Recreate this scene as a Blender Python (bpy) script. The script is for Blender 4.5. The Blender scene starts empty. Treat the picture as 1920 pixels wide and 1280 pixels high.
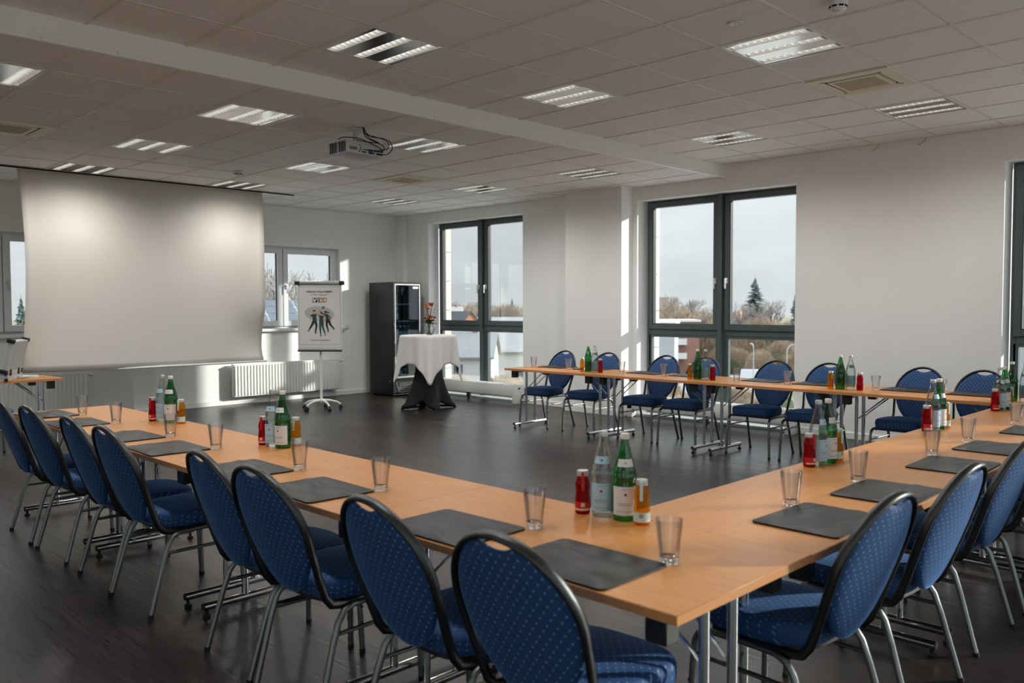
import bpy, bmesh, math, random
from mathutils import Vector, Matrix
from math import sin, cos, pi, radians, sqrt, atan2

random.seed(7)
S = bpy.context.scene
C = S.collection

# ------------------------------------------------------------------ camera
cam_d = bpy.data.cameras.new('camera'); cam = bpy.data.objects.new('camera', cam_d); C.objects.link(cam)
right = Vector((0.7048, -0.7094, -0.0027)); down = Vector((-0.0318, -0.0278, -0.9991)); fwd = Vector((0.7087, 0.7043, -0.0422))
m = Matrix.Identity(4)
for i, v in enumerate((right, -down, -fwd)):
    for j in range(3): m[j][i] = v[j]
m.translation = Vector((0, 0, 1.475))
cam.matrix_world = m
cam_d.sensor_width = 36; cam_d.sensor_fit = 'HORIZONTAL'
cam_d.lens = 1586.6 / 1920 * 36
cam_d.clip_start = 0.05; cam_d.clip_end = 3000
cam_d.dof.use_dof = True; cam_d.dof.focus_distance = 6.0; cam_d.dof.aperture_fstop = 3.2
S.camera = cam

# ------------------------------------------------------------------ world, sun, exposure
S.view_settings.view_transform = 'Standard'; S.view_settings.look = 'None'
S.view_settings.exposure = 0.1; S.view_settings.gamma = 1.0; S.view_settings.use_curve_mapping = False
S.cycles.use_denoising = True
S.cycles.max_bounces = 14; S.cycles.diffuse_bounces = 9; S.cycles.glossy_bounces = 5
S.cycles.transmission_bounces = 10; S.cycles.transparent_max_bounces = 40
S.cycles.caustics_reflective = False; S.cycles.caustics_refractive = False
S.cycles.sample_clamp_indirect = 6.0

SKY_HORIZON = 0.73
SUN_STRENGTH = 5.6
LAMP_WIDE = 64.0      # broad downward light of each luminaire
LAMP_CUT = 6.0       # part of it that the louvres cut off sharply

def lin(c):
    return tuple(((v / 255) / 12.92 if v / 255 <= 0.04045 else ((v / 255 + 0.055) / 1.055) ** 2.4) for v in c) + (1.0,)

W = bpy.data.worlds.new('overcast_sky'); S.world = W; W.use_nodes = True
nt = W.node_tree; nt.nodes.clear()
def N(nt, t, **kw):
    n = nt.nodes.new(t)
    for k, v in kw.items():
        if k == 'inp':
            for a, b in v.items(): n.inputs[a].default_value = b
        else: setattr(n, k, v)
    return n
tc = N(nt, 'ShaderNodeTexCoord'); sp = N(nt, 'ShaderNodeSeparateXYZ')
nt.links.new(tc.outputs['Generated'], sp.inputs[0])
mx = N(nt, 'ShaderNodeMath', operation='MAXIMUM', inp={1: 0.0}); nt.links.new(sp.outputs[2], mx.inputs[0])
pw = N(nt, 'ShaderNodeMath', operation='POWER', inp={1: 1.4}); nt.links.new(mx.outputs[0], pw.inputs[0])
mu = N(nt, 'ShaderNodeMath', operation='MULTIPLY_ADD', inp={1: 3.0 * SKY_HORIZON, 2: SKY_HORIZON}); nt.links.new(pw.outputs[0], mu.inputs[0])
noi = N(nt, 'ShaderNodeTexNoise', inp={'Scale': 4.0, 'Detail': 5.0, 'Roughness': 0.55})
mp = N(nt, 'ShaderNodeMapping', inp={'Scale': (1, 1, 3.5)}); nt.links.new(tc.outputs['Generated'], mp.inputs[0]); nt.links.new(mp.outputs[0], noi.inputs['Vector'])
cr = N(nt, 'ShaderNodeMapRange', inp={1: 0.35, 2: 0.65, 3: 0.92, 4: 1.07}); nt.links.new(noi.outputs[0], cr.inputs[0])
m2 = N(nt, 'ShaderNodeMath', operation='MULTIPLY'); nt.links.new(mu.outputs[0], m2.inputs[0]); nt.links.new(cr.outputs[0], m2.inputs[1])
cm = N(nt, 'ShaderNodeMix', data_type='RGBA'); cm.inputs[6].default_value = (0.965, 1.0, 1.03, 1); cm.inputs[7].default_value = (0.90, 1.0, 1.13, 1)
nt.links.new(mx.outputs[0], cm.inputs[0])
bg = N(nt, 'ShaderNodeBackground'); nt.links.new(cm.outputs[2], bg.inputs[0]); nt.links.new(m2.outputs[0], bg.inputs[1])
wo = N(nt, 'ShaderNodeOutputWorld'); nt.links.new(bg.outputs[0], wo.inputs[0])

sun_d = bpy.data.lights.new('sun', 'SUN'); sun = bpy.data.objects.new('sun', sun_d); C.objects.link(sun)
sun_dir = Vector((-1.0, 0.75, -0.385)).normalized()
sun.rotation_euler = sun_dir.to_track_quat('-Z', 'Y').to_euler()
sun_d.energy = SUN_STRENGTH; sun_d.angle = radians(1.6); sun_d.color = (1.0, 0.95, 0.88)

# ------------------------------------------------------------------ materials
M = {}
def pmat(name, rgb, rough=0.6, metal=0.0, spec=0.5, var=0.0, vscale=8.0, bump=0.0, bscale=60.0, emit=None, emit_s=0.0, sheen=0.0, coat=0.0, trans=0.0, stretch=None):
    mt = bpy.data.materials.new(name); mt.use_nodes = True
    t = mt.node_tree; b = t.nodes['Principled BSDF']
    col = lin(rgb)
    b.inputs['Base Color'].default_value = col
    b.inputs['Roughness'].default_value = rough; b.inputs['Metallic'].default_value = metal
    b.inputs['Specular IOR Level'].default_value = spec
    if sheen: b.inputs['Sheen Weight'].default_value = sheen
    if coat: b.inputs['Coat Weight'].default_value = coat; b.inputs['Coat Roughness'].default_value = 0.15
    if trans: b.inputs['Transmission Weight'].default_value = trans
    if emit: b.inputs['Emission Color'].default_value = lin(emit); b.inputs['Emission Strength'].default_value = emit_s
    if var or bump:
        tcn = N(t, 'ShaderNodeTexCoord'); src = tcn.outputs['Object']
        if stretch:
            mpn = N(t, 'ShaderNodeMapping', inp={'Scale': stretch}); t.links.new(src, mpn.inputs[0]); src = mpn.outputs[0]
        if var:
            nz = N(t, 'ShaderNodeTexNoise', inp={'Scale': vscale, 'Detail': 6.0, 'Roughness': 0.6}); t.links.new(src, nz.inputs['Vector'])
            mr = N(t, 'ShaderNodeMapRange', inp={1: 0.3, 2: 0.7, 3: 1 - var, 4: 1 + var}); t.links.new(nz.outputs[0], mr.inputs[0])
            mm = N(t, 'ShaderNodeVectorMath', operation='SCALE'); mm.inputs[0].default_value = col[:3]
            t.links.new(mr.outputs[0], mm.inputs['Scale']); t.links.new(mm.outputs[0], b.inputs['Base Color'])
        if bump:
            nb = N(t, 'ShaderNodeTexNoise', inp={'Scale': bscale, 'Detail': 4.0}); t.links.new(src, nb.inputs['Vector'])
            bp = N(t, 'ShaderNodeBump', inp={'Strength': bump, 'Distance': 0.01}); t.links.new(nb.outputs[0], bp.inputs['Height']); t.links.new(bp.outputs[0], b.inputs['Normal'])
    M[name] = mt
    return mt

def glassmat(name, tint, refl=0.06, rough=0.02, edge=0.35):
    """thin clear sheet: transparent with a Fresnel reflection"""
    mt = bpy.data.materials.new(name); mt.use_nodes = True
    t = mt.node_tree; t.nodes.clear()
    tr = N(t, 'ShaderNodeBsdfTransparent'); tr.inputs[0].default_value = tuple(tint) + (1,)
    gl = N(t, 'ShaderNodeBsdfGlossy'); gl.inputs['Roughness'].default_value = rough
    lw = N(t, 'ShaderNodeFresnel', inp={'IOR': 1.45})
    mr = N(t, 'ShaderNodeMapRange', inp={1: 0.0, 2: 1.0, 3: refl * 0.3, 4: edge}); t.links.new(lw.outputs[0], mr.inputs[0])
    mi = N(t, 'ShaderNodeMixShader'); t.links.new(mr.outputs[0], mi.inputs[0]); t.links.new(tr.outputs[0], mi.inputs[1]); t.links.new(gl.outputs[0], mi.inputs[2])
    o = N(t, 'ShaderNodeOutputMaterial'); t.links.new(mi.outputs[0], o.inputs[0])
    M[name] = mt
    return mt

def juicemat(name, tint, rgb, body=0.45):
    mt = bpy.data.materials.new(name); mt.use_nodes = True
    t = mt.node_tree; b = t.nodes['Principled BSDF']; b.inputs['Base Color'].default_value = lin(rgb); b.inputs['Roughness'].default_value = 0.06
    tr = N(t, 'ShaderNodeBsdfTransparent'); tr.inputs[0].default_value = tuple(tint) + (1,)
    mi = N(t, 'ShaderNodeMixShader', inp={0: body}); t.links.new(tr.outputs[0], mi.inputs[1]); t.links.new(b.outputs[0], mi.inputs[2])
    t.links.new(mi.outputs[0], t.nodes['Material Output'].inputs[0])
    M[name] = mt

pmat('wall_white', (241, 241, 240), 0.85, var=0.015, vscale=2.0, bump=0.04, bscale=140)
pmat('ceiling_board', (240, 239, 236), 0.95, var=0.03, vscale=60, bump=0.15, bscale=260)
pmat('grid_metal', (222, 216, 206), 0.5)
pmat('white_paint', (240, 240, 237), 0.45, var=0.01)
pmat('white_plastic', (226, 228, 228), 0.35, var=0.01)
pmat('white_metal', (228, 229, 226), 0.4, var=0.01)
pmat('cream_plastic', (228, 220, 196), 0.5, var=0.02)
pmat('grille_tan', (184, 170, 140), 0.7, var=0.03)
pmat('anthracite', (78, 88, 90), 0.38, var=0.03, vscale=20)
pmat('window_white', (222, 226, 228), 0.35, var=0.01)
pmat('black_gasket', (22, 24, 26), 0.6)
pmat('dark_slot', (14, 13, 12), 0.9)
pmat('screen_cloth', (214, 210, 202), 0.8, var=0.01, vscale=3)
pmat('chrome', (205, 208, 210), 0.12, 1.0)
pmat('brushed_alu', (190, 192, 190), 0.32, 1.0)
pmat('chair_frame', (122, 126, 126), 0.36, 1.0, var=0.10, vscale=220, bump=0.12, bscale=420)
pmat('chair_frame_dark', (74, 76, 76), 0.34, 1.0, var=0.10, vscale=220, bump=0.12, bscale=420)
pmat('black_plastic', (22, 23, 24), 0.45, var=0.05)
pmat('black_rubber', (18, 18, 18), 0.8, var=0.05)
pmat('leather', (22, 21, 20), 0.42, spec=0.30, var=0.12, vscale=14, bump=0.08, bscale=90)
pmat('label_white', (222, 224, 226), 0.55, var=0.02)
pmat('label_blue', (172, 208, 228), 0.55, var=0.05, vscale=25)
pmat('label_mint', (190, 226, 218), 0.5, var=0.04)
pmat('label_cream', (226, 205, 178), 0.5)
pmat('label_red', (196, 24, 32), 0.4)
pmat('emblem_red', (150, 26, 60), 0.5)
pmat('print_grey', (150, 152, 158), 0.6)
pmat('cap_silver', (196, 198, 198), 0.35, 0.6)
pmat('cap_white', (226, 222, 214), 0.4)
pmat('fridge_black', (20, 21, 23), 0.35, var=0.05, spec=.4)
pmat('fridge_inside', (48, 66, 76), 0.5, var=0.06)
pmat('cloth_white', (224, 222, 222), 0.8, var=0.01, sheen=0.2, bump=0.05, bscale=300)
pmat('stretch_black', (13, 13, 15), 0.6, var=0.06, spec=.3)
pmat('flower_orange', (214, 92, 24), 0.5, var=0.25, vscale=40)
pmat('flower_rust', (150, 50, 22), 0.55, var=0.25, vscale=40)
pmat('flower_yellow', (222, 150, 50), 0.5, var=0.2, vscale=40)
pmat('leaf_green', (52, 84, 30), 0.5, var=0.3, vscale=30)
pmat('stem_green', (74, 92, 44), 0.6, var=0.2)
pmat('paper', (214, 213, 210), 0.6, var=0.01)
pmat('print_black', (26, 27, 30), 0.6)
pmat('print_pale', (176, 177, 176), 0.6)
pmat('print_green', (18, 62, 54), 0.6)
pmat('print_teal', (24, 72, 78), 0.6)
pmat('print_charcoal', (48, 56, 60), 0.6)
pmat('print_skin', (214, 152, 128), 0.6)
pmat('print_brown', (104, 46, 40), 0.6)
pmat('print_ochre', (196, 140, 84), 0.6)
pmat('print_dark_ochre', (122, 72, 36), 0.6)
pmat('projector_white', (202, 204, 208), 0.45, var=0.01)
pmat('vent_brown', (120, 104, 98), 0.6)
pmat('case_alu', (206, 206, 200), 0.3, 0.35)
pmat('case_panel', (184, 190, 188), 0.4, 0.2, var=0.03, vscale=120)
pmat('mirror_alu', (170, 166, 160), 0.16, 1.0, var=0.05)
pmat('reflector', (232, 234, 234), 0.4, 0.0)
pmat('tube_lit', (255, 250, 240), 0.4, emit=(255, 249, 238), emit_s=5.0)
pmat('floor_dummy', (70, 64, 60), 0.4)
# outside: colours of distant things lightened and muted to stand in for haze
pmat('grass', (126, 122, 100), 0.95, var=0.3, vscale=0.06)
pmat('bounce_pale', (196, 194, 190), 0.9, var=0.06, vscale=0.3)  # pale tone for the unseen ground that throws daylight upwards
pmat('asphalt', (150, 152, 156), 0.9, var=0.12, vscale=0.2)
pmat('brick_red', (150, 112, 98), 0.9, var=0.12, vscale=3)
pmat('brick_orange', (202, 138, 108), 0.9, var=0.08, vscale=3)
pmat('render_white', (222, 222, 220), 0.8, var=0.03, vscale=0.5)
pmat('render_grey', (176, 180, 184), 0.8, var=0.05, vscale=0.5)
pmat('render_pink', (190, 168, 156), 0.8, var=0.05, vscale=0.5)
pmat('roof_dark', (84, 86, 92), 0.8, var=0.15, vscale=1)
pmat('roof_grey', (150, 150, 150), 0.7, var=0.1, vscale=1)
pmat('roof_red', (190, 140, 122), 0.85, var=0.15, vscale=1)
pmat('solar', (98, 104, 110), 0.6, spec=0.2, var=0.06, vscale=2)
pmat('house_glass', (96, 116, 130), 0.2)
pmat('bark', (118, 108, 100), 0.95, var=0.2)
pmat('twig_brown', (172, 154, 132), 0.95, var=0.25, vscale=0.6)
pmat('twig_grey', (158, 152, 148), 0.95, var=0.2, vscale=0.6)
pmat('scrub', (158, 140, 114), 0.95, var=0.3, vscale=0.5)
pmat('needle', (84, 102, 98), 0.95, var=0.25, vscale=0.8)
pmat('hedge', (112, 120, 88), 0.95, var=0.3, vscale=1.2)
pmat('car_white', (224, 226, 228), 0.25, coat=0.5)
pmat('car_grey', (130, 136, 144), 0.25, coat=0.5)
pmat('car_dark', (46, 50, 56), 0.25, coat=0.5)
pmat('cladding', (214, 208, 202), 0.6, var=0.03)
pmat('cladding_joint', (150, 146, 142), 0.8)

glassmat('pane_glass', (0.96, 0.98, 0.975), 0.03, 0.0, 0.22)
glassmat('tumbler_glass', (0.978, 0.98, 0.98), 0.25, 0.03, 0.6)
glassmat('bottle_clear', (0.93, 0.96, 0.95), 0.16, 0.02, 0.7)
glassmat('bottle_green', (0.05, 0.56, 0.19), 0.16, 0.02, 0.7)
glassmat('water_fill', (0.93, 0.96, 0.96), 0.0, 0.0, 0.1)
glassmat('vase_glass', (0.90, 0.93, 0.93), 0.12, 0.02, 0.75)
glassmat('fridge_glass', (0.55, 0.68, 0.74), 0.25, 0.03, 0.8)
juicemat('juice_red', (0.62, 0.02, 0.03), (168, 8, 18), 0.4)
juicemat('juice_amber', (0.93, 0.60, 0.13), (206, 136, 34), 0.28)
g = pmat('solid_glass', (250, 252, 252), 0.03, trans=1.0)

def wood_mat():
    mt = bpy.data.materials.new('beech_top'); mt.use_nodes = True; t = mt.node_tree; b = t.nodes['Principled BSDF']
    tcn = N(t, 'ShaderNodeTexCoord'); mpn = N(t, 'ShaderNodeMapping', inp={'Scale': (1.2, 14, 14)}); t.links.new(tcn.outputs['Object'], mpn.inputs[0])
    nz = N(t, 'ShaderNodeTexNoise', inp={'Scale': 5.0, 'Detail': 8.0, 'Roughness': 0.65}); t.links.new(mpn.outputs[0], nz.inputs['Vector'])
    rp = N(t, 'ShaderNodeValToRGB'); rp.color_ramp.elements[0].position = 0.3; rp.color_ramp.elements[0].color = lin((176, 114, 54)); rp.color_ramp.elements[1].position = 0.72; rp.color_ramp.elements[1].color = lin((194, 134, 70))
    t.links.new(nz.outputs[0], rp.inputs[0]); t.links.new(rp.outputs[0], b.inputs['Base Color'])
    b.inputs['Roughness'].default_value = 0.36; b.inputs['Specular IOR Level'].default_value = 0.45
    M['beech_top'] = mt
wood_mat()
pmat('beech_edge', (190, 132, 80), 0.45, var=0.06, vscale=20, stretch=(1, 8, 8))

def floor_mat():
    mt = bpy.data.materials.new('dark_plank_floor'); mt.use_nodes = True; t = mt.node_tree; b = t.nodes['Principled BSDF']
    tcn = N(t, 'ShaderNodeTexCoord')
    # planks run along Y
    rot = N(t, 'ShaderNodeMapping', inp={'Rotation': (0, 0, pi / 2)}); t.links.new(tcn.outputs['Object'], rot.inputs[0])
    br = N(t, 'ShaderNodeTexBrick', inp={'Scale': 1.0, 'Mortar Size': 0.0016, 'Mortar Smooth': 0.4, 'Brick Width': 1.22, 'Row Height': 0.18, 'Bias': -0.2})
    br.offset = 0.37; br.inputs['Color1'].default_value = lin((46, 40, 37)); br.inputs['Color2'].default_value = lin((33, 28, 26)); br.inputs['Mortar'].default_value = lin((30, 26, 25))
    t.links.new(rot.outputs[0], br.inputs['Vector'])
    st = N(t, 'ShaderNodeMapping', inp={'Scale': (38, 0.9, 1)}); t.links.new(tcn.outputs['Object'], st.inputs[0])
    nz = N(t, 'ShaderNodeTexNoise', inp={'Scale': 2.2, 'Detail': 9.0, 'Roughness': 0.7, 'Distortion': 0.15}); t.links.new(st.outputs[0], nz.inputs['Vector'])
    mr = N(t, 'ShaderNodeMapRange', inp={1: 0.3, 2: 0.7, 3: 0.8, 4: 1.22}); t.links.new(nz.outputs[0], mr.inputs[0])
    mm = N(t, 'ShaderNodeVectorMath', operation='SCALE'); t.links.new(br.outputs['Color'], mm.inputs[0]); t.links.new(mr.outputs[0], mm.inputs['Scale']); t.links.new(mm.outputs[0], b.inputs['Base Color'])
    rr = N(t, 'ShaderNodeMapRange', inp={1: 0.3, 2: 0.7, 3: 0.22, 4: 0.42}); t.links.new(nz.outputs[0], rr.inputs[0]); t.links.new(rr.outputs[0], b.inputs['Roughness'])
    ad = N(t, 'ShaderNodeMath', operation='MULTIPLY_ADD', inp={1: -0.8, 2: 0.0}); t.links.new(br.outputs['Fac'], ad.inputs[0])
    a2 = N(t, 'ShaderNodeMath', operation='ADD'); t.links.new(ad.outputs[0], a2.inputs[0]); t.links.new(nz.outputs[0], a2.inputs[1])
    bp = N(t, 'ShaderNodeBump', inp={'Strength': 0.2, 'Distance': 0.003}); t.links.new(a2.outputs[0], bp.inputs['Height']); t.links.new(bp.outputs[0], b.inputs['Normal'])
    b.inputs['Specular IOR Level'].default_value = 0.36
    M['dark_plank_floor'] = mt
floor_mat()

def fabric_mat(name, ax):
    """navy weave with a lattice of pale woven dots; ax = the two local axes of the panel"""
    mt = bpy.data.materials.new(name); mt.use_nodes = True; t = mt.node_tree; b = t.nodes['Principled BSDF']
    tcn = N(t, 'ShaderNodeTexCoord'); sp = N(t, 'ShaderNodeSeparateXYZ'); t.links.new(tcn.outputs['Object'], sp.inputs[0])
    P = 0.0215
    ad = N(t, 'ShaderNodeVectorMath', operation='MULTIPLY_ADD')
    if ax == (0, 1):
        t.links.new(sp.outputs[2], ad.inputs[0]); ad.inputs[1].default_value = (.7, -1, 0); t.links.new(tcn.outputs['Object'], ad.inputs[2]); sp = N(t, 'ShaderNodeSeparateXYZ'); t.links.new(ad.outputs[0], sp.inputs[0])
    def wave(sign):
        a = N(t, 'ShaderNodeMath', operation='MULTIPLY', inp={1: 0.82}); t.links.new(sp.outputs[ax[1]], a.inputs[0])
        s = N(t, 'ShaderNodeMath', operation='ADD' if sign > 0 else 'SUBTRACT'); t.links.new(sp.outputs[ax[0]], s.inputs[0]); t.links.new(a.outputs[0], s.inputs[1])
        d = N(t, 'ShaderNodeMath', operation='DIVIDE', inp={1: P * 1.41}); t.links.new(s.outputs[0], d.inputs[0])
        f = N(t, 'ShaderNodeMath', operation='FRACT'); t.links.new(d.outputs[0], f.inputs[0])
        c = N(t, 'ShaderNodeMath', operation='SUBTRACT', inp={1: 0.5}); t.links.new(f.outputs[0], c.inputs[0])
        q = N(t, 'ShaderNodeMath', operation='ABSOLUTE'); t.links.new(c.outputs[0], q.inputs[0])
        return q
    u, v = wave(1), wave(-1)
    cb = N(t, 'ShaderNodeMath', operation='MAXIMUM'); t.links.new(u.outputs[0], cb.inputs[0]); t.links.new(v.outputs[0], cb.inputs[1])
    lt = N(t, 'ShaderNodeMath', operation='LESS_THAN', inp={1: 0.085}); t.links.new(cb.outputs[0], lt.inputs[0])
    mn = N(t, 'ShaderNodeMath', operation='MINIMUM'); t.links.new(u.outputs[0], mn.inputs[0]); t.links.new(v.outputs[0], mn.inputs[1])
    l2 = N(t, 'ShaderNodeMath', operation='LESS_THAN', inp={1: 0.03}); t.links.new(mn.outputs[0], l2.inputs[0])
    l3 = N(t, 'ShaderNodeMath', operation='MULTIPLY', inp={1: 0.10}); t.links.new(l2.outputs[0], l3.inputs[0])
    fa = N(t, 'ShaderNodeMath', operation='MAXIMUM'); t.links.new(lt.outputs[0], fa.inputs[0]); t.links.new(l3.outputs[0], fa.inputs[1])
    nz = N(t, 'ShaderNodeTexNoise', inp={'Scale': 500.0, 'Detail': 2.0}); t.links.new(tcn.outputs['Object'], nz.inputs['Vector'])
    c0 = N(t, 'ShaderNodeMix', data_type='RGBA'); c0.inputs[6].default_value = lin((8, 48, 94)); c0.inputs[7].default_value = lin((18, 74, 132)); t.links.new(nz.outputs[0], c0.inputs[0])
    c1 = N(t, 'ShaderNodeMix', data_type='RGBA'); c1.inputs[7].default_value = lin((150, 170, 180)); t.links.new(c0.outputs[2], c1.inputs[6]); t.links.new(fa.outputs[0], c1.inputs[0])
    t.links.new(c1.outputs[2], b.inputs['Base Color']); b.inputs['Roughness'].default_value = 0.75; b.inputs['Sheen Weight'].default_value = 0.8; b.inputs['Sheen Roughness'].default_value = 0.3
    b.inputs['Sheen Tint'].default_value = lin((120, 170, 235))
    M[name] = mt
fabric_mat('navy_fabric_back', (0, 2)); fabric_mat('navy_fabric_seat', (0, 1))

# ------------------------------------------------------------------ mesh helpers
def V(*a): return Vector(a)
class MB:
    def __init__(s): s.v = []; s.f = []; s.m = []
    def add(s, vs, fs, m=0, X=None):
        o = len(s.v)
        s.v += [tuple(X @ Vector(p)) if X else tuple(p) for p in vs]
        s.f += [tuple(o + i for i in f) for f in fs]; s.m += [m] * len(fs)
        return s
    def box(s, a, b, m=0, X=None):
        x0, y0, z0 = a; x1, y1, z1 = b
        vs = [(x0, y0, z0), (x1, y0, z0), (x1, y1, z0), (x0, y1, z0), (x0, y0, z1), (x1, y0, z1), (x1, y1, z1), (x0, y1, z1)]
        return s.add(vs, [(3, 2, 1, 0), (4, 5, 6, 7), (0, 1, 5, 4), (1, 2, 6, 5), (2, 3, 7, 6), (3, 0, 4, 7)], m, X)
    def rbox(s, a, b, r, m=0, X=None, seg=2):
        bm = bmesh.new(); bmesh.ops.create_cube(bm, size=1)
        for v in bm.verts: v.co = Vector([(a[i] + b[i]) / 2 + v.co[i] * (b[i] - a[i]) for i in range(3)])
        bmesh.ops.bevel(bm, geom=bm.edges[:], offset=r, segments=seg, affect='EDGES', profile=0.5)
        bm.verts.index_update()
        s.add([v.co.copy() for v in bm.verts], [[v.index for v in f.verts] for f in bm.faces], m, X); bm.free(); return s
    def cyl(s, p0, p1, r0, r1=None, n=12, m=0, cap=True):
        return s.tube([p0, p1], [r0, r0 if r1 is None else r1], n, m, cap)
    def tube(s, pts, r, n=8, m=0, cap=True, closed=False, flat=1.0):
        pts = [Vector(p) for p in pts]; k = len(pts)
        rs = r if isinstance(r, (list, tuple)) else [r] * k
        tang = []
        for i in range(k):
            a = pts[(i - 1) % k] if (closed or i > 0) else pts[i]; b = pts[(i + 1) % k] if (closed or i < k - 1) else pts[i]
            d = (b - a); tang.append(d.normalized() if d.length > 1e-9 else Vector((0, 0, 1)))
        t0 = tang[0]; up = Vector((0, 0, 1)) if abs(t0.z) < 0.9 else Vector((1, 0, 0))
        nv = (up - t0 * up.dot(t0)).normalized()
        vs = []
        for i in range(k):
            t = tang[i]; nv = (nv - t * nv.dot(t)); nv = nv.normalized() if nv.length > 1e-6 else t.orthogonal().normalized()
            bv = t.cross(nv)
            for j in range(n):
                a = 2 * pi * j / n
                vs.append(pts[i] + nv * cos(a) * rs[i] + bv * sin(a) * rs[i] * flat)
        fs = []
        for i in range(k if closed else k - 1):
            i2 = (i + 1) % k
            for j in range(n):
                j2 = (j + 1) % n
                fs.append((i * n + j, i * n + j2, i2 * n + j2, i2 * n + j))
        if cap and not closed:
            fs.append(tuple(reversed(range(n)))); fs.append(tuple((k - 1) * n + j for j in range(n)))
        return s.add(vs, fs, m)
    def lathe(s, prof, n=20, m=0, c=(0, 0, 0), capb=True, capt=True, a0=0, a1=2 * pi):
        full = abs(a1 - a0 - 2 * pi) < 1e-6; cols = n if full else n + 1
        vs = []
        for r, z in prof:
            for j in range(cols):
                a = a0 + (a1 - a0) * j / n
                vs.append((c[0] + r * cos(a), c[1] + r * sin(a), c[2] + z))
        fs = []
        for i in range(len(prof) - 1):
            for j in range(n):
                j2 = (j + 1) % cols
                fs.append((i * cols + j, i * cols + j2, (i + 1) * cols + j2, (i + 1) * cols + j))
        if full and capb: fs.append(tuple(reversed(range(n))))
        if full and capt: fs.append(tuple((len(prof) - 1) * cols + j for j in range(n)))
        return s.add(vs, fs, m)
    def prism(s, poly, z0, z1, m=0, X=None):
        n = len(poly)
        vs = [(p[0], p[1], z0) for p in poly] + [(p[0], p[1], z1) for p in poly]
        fs = [tuple(reversed(range(n))), tuple(range(n, 2 * n))] + [(i, (i + 1) % n, n + (i + 1) % n, n + i) for i in range(n)]
        return s.add(vs, fs, m, X)
    def sphere(s, c, r, n=10, k=6, m=0, sq=(1, 1, 1)):
        prof = [(max(1e-4, r * sin(pi * i / k)), -r * cos(pi * i / k)) for i in range(k + 1)]
        mb = MB().lathe(prof, n, m, capb=False, capt=False)
        return s.add([(c[0] + x * sq[0], c[1] + y * sq[1], c[2] + z * sq[2]) for x, y, z in mb.v], mb.f, m)
    def mesh(s, name, mats, smooth=38):
        me = bpy.data.meshes.new(name); me.from_pydata(s.v, [], s.f)
        for mm in (mats if isinstance(mats, (list, tuple)) else [mats]): me.materials.append(M[mm] if isinstance(mm, str) else mm)
        me.polygons.foreach_set('material_index', s.m)
        if smooth:
            me.polygons.foreach_set('use_smooth', [True] * len(s.f))
            me.update(); me.set_sharp_from_angle(angle=radians(smooth))
        me.update(); return me
    def build(s, name, mats, parent=None, smooth=38):
        o = bpy.data.objects.new(name, s.mesh(name, mats, smooth)); C.objects.link(o)
        if parent: o.parent = parent
        return o

def place(o, loc, rz=0): o.location = loc; o.rotation_euler = (0, 0, rz); return o
def tag(o, label, cat=None, group=None, kind=None):
    if label: o['label'] = label
    if cat: o['category'] = cat
    if group: o['group'] = group
    if kind: o['kind'] = kind
    return o
def thing(name, label, cat, loc=(0, 0, 0), rz=0, group=None):
    o = bpy.data.objects.new(name, None); C.objects.link(o); o.empty_display_size = 0.1
    place(o, loc, rz); return tag(o, label, cat, group)
def struct(o): o['kind'] = 'structure'; return o
def linked(name, me, parent, loc=(0, 0, 0), rz=0):
    o = bpy.data.objects.new(name, me); C.objects.link(o); o.parent = parent; place(o, loc, rz); return o
def dup(src, loc, rz=0, label=None, group=None):
    def cp(o, par):
        c = o.copy(); C.objects.link(c); c.parent = par
        for ch in kids.get(o, ()): cp(ch, c)
        return c
    kids = {}
    def collect(o):
        kids[o] = list(o.children)
        for ch in kids[o]: collect(ch)
    collect(src)
    r = cp(src, None); place(r, loc, rz)
    if label: r['label'] = label
    if group: r['group'] = group
    return r
class Maker:
    """first call moves the prototype itself, later calls copy it"""
    def __init__(s, proto): s.p = proto; s.used = False
    def __call__(s, loc, rz, label, group=None):
        if not s.used:
            s.used = True; place(s.p, loc, rz); s.p['label'] = label
            if group: s.p['group'] = group
            return s.p
        return dup(s.p, loc, rz, label, group)

# ------------------------------------------------------------------ room measures
WX, FY = 9.19, 11.92           # right wall face, far wall face
NY, LX = -2.35, -2.6           # near wall and left wall (behind / beside the camera)
ZC, ZL, YS = 3.178, 3.03, 5.48  # main ceiling, lower ceiling, step between them
TI = 0.625

fl = struct(MB().box((LX - .3, NY - .3, -.25), (WX + .5, FY + .4, 0)).build('floor', 'dark_plank_floor', smooth=0))

def wall_with_holes(name, axis, face, depth, lo, hi, z1, holes, sgn):
    """axis 'x': wall plane x = face, running along y. holes: (a0, a1, z0, z1)"""
    b = MB(); cuts = sorted(holes)
    def put(a0, a1, z0, zz1):
        if a1 - a0 < 1e-4 or zz1 - z0 < 1e-4: return
        d0, d1 = sorted((face, face + sgn * depth))
        if axis == 'x': b.box((d0, a0, z0), (d1, a1, zz1))
        else: b.box((a0, d0, z0), (a1, d1, zz1))
    cur = lo
    for a0, a1, h0, h1 in cuts:
        put(cur, a0, 0, z1); put(a0, a1, 0, h0); put(a0, a1, h1, z1); cur = a1
    put(cur, hi, 0, z1)
    return struct(b.build(name, 'wall_white', smooth=0))

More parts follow.
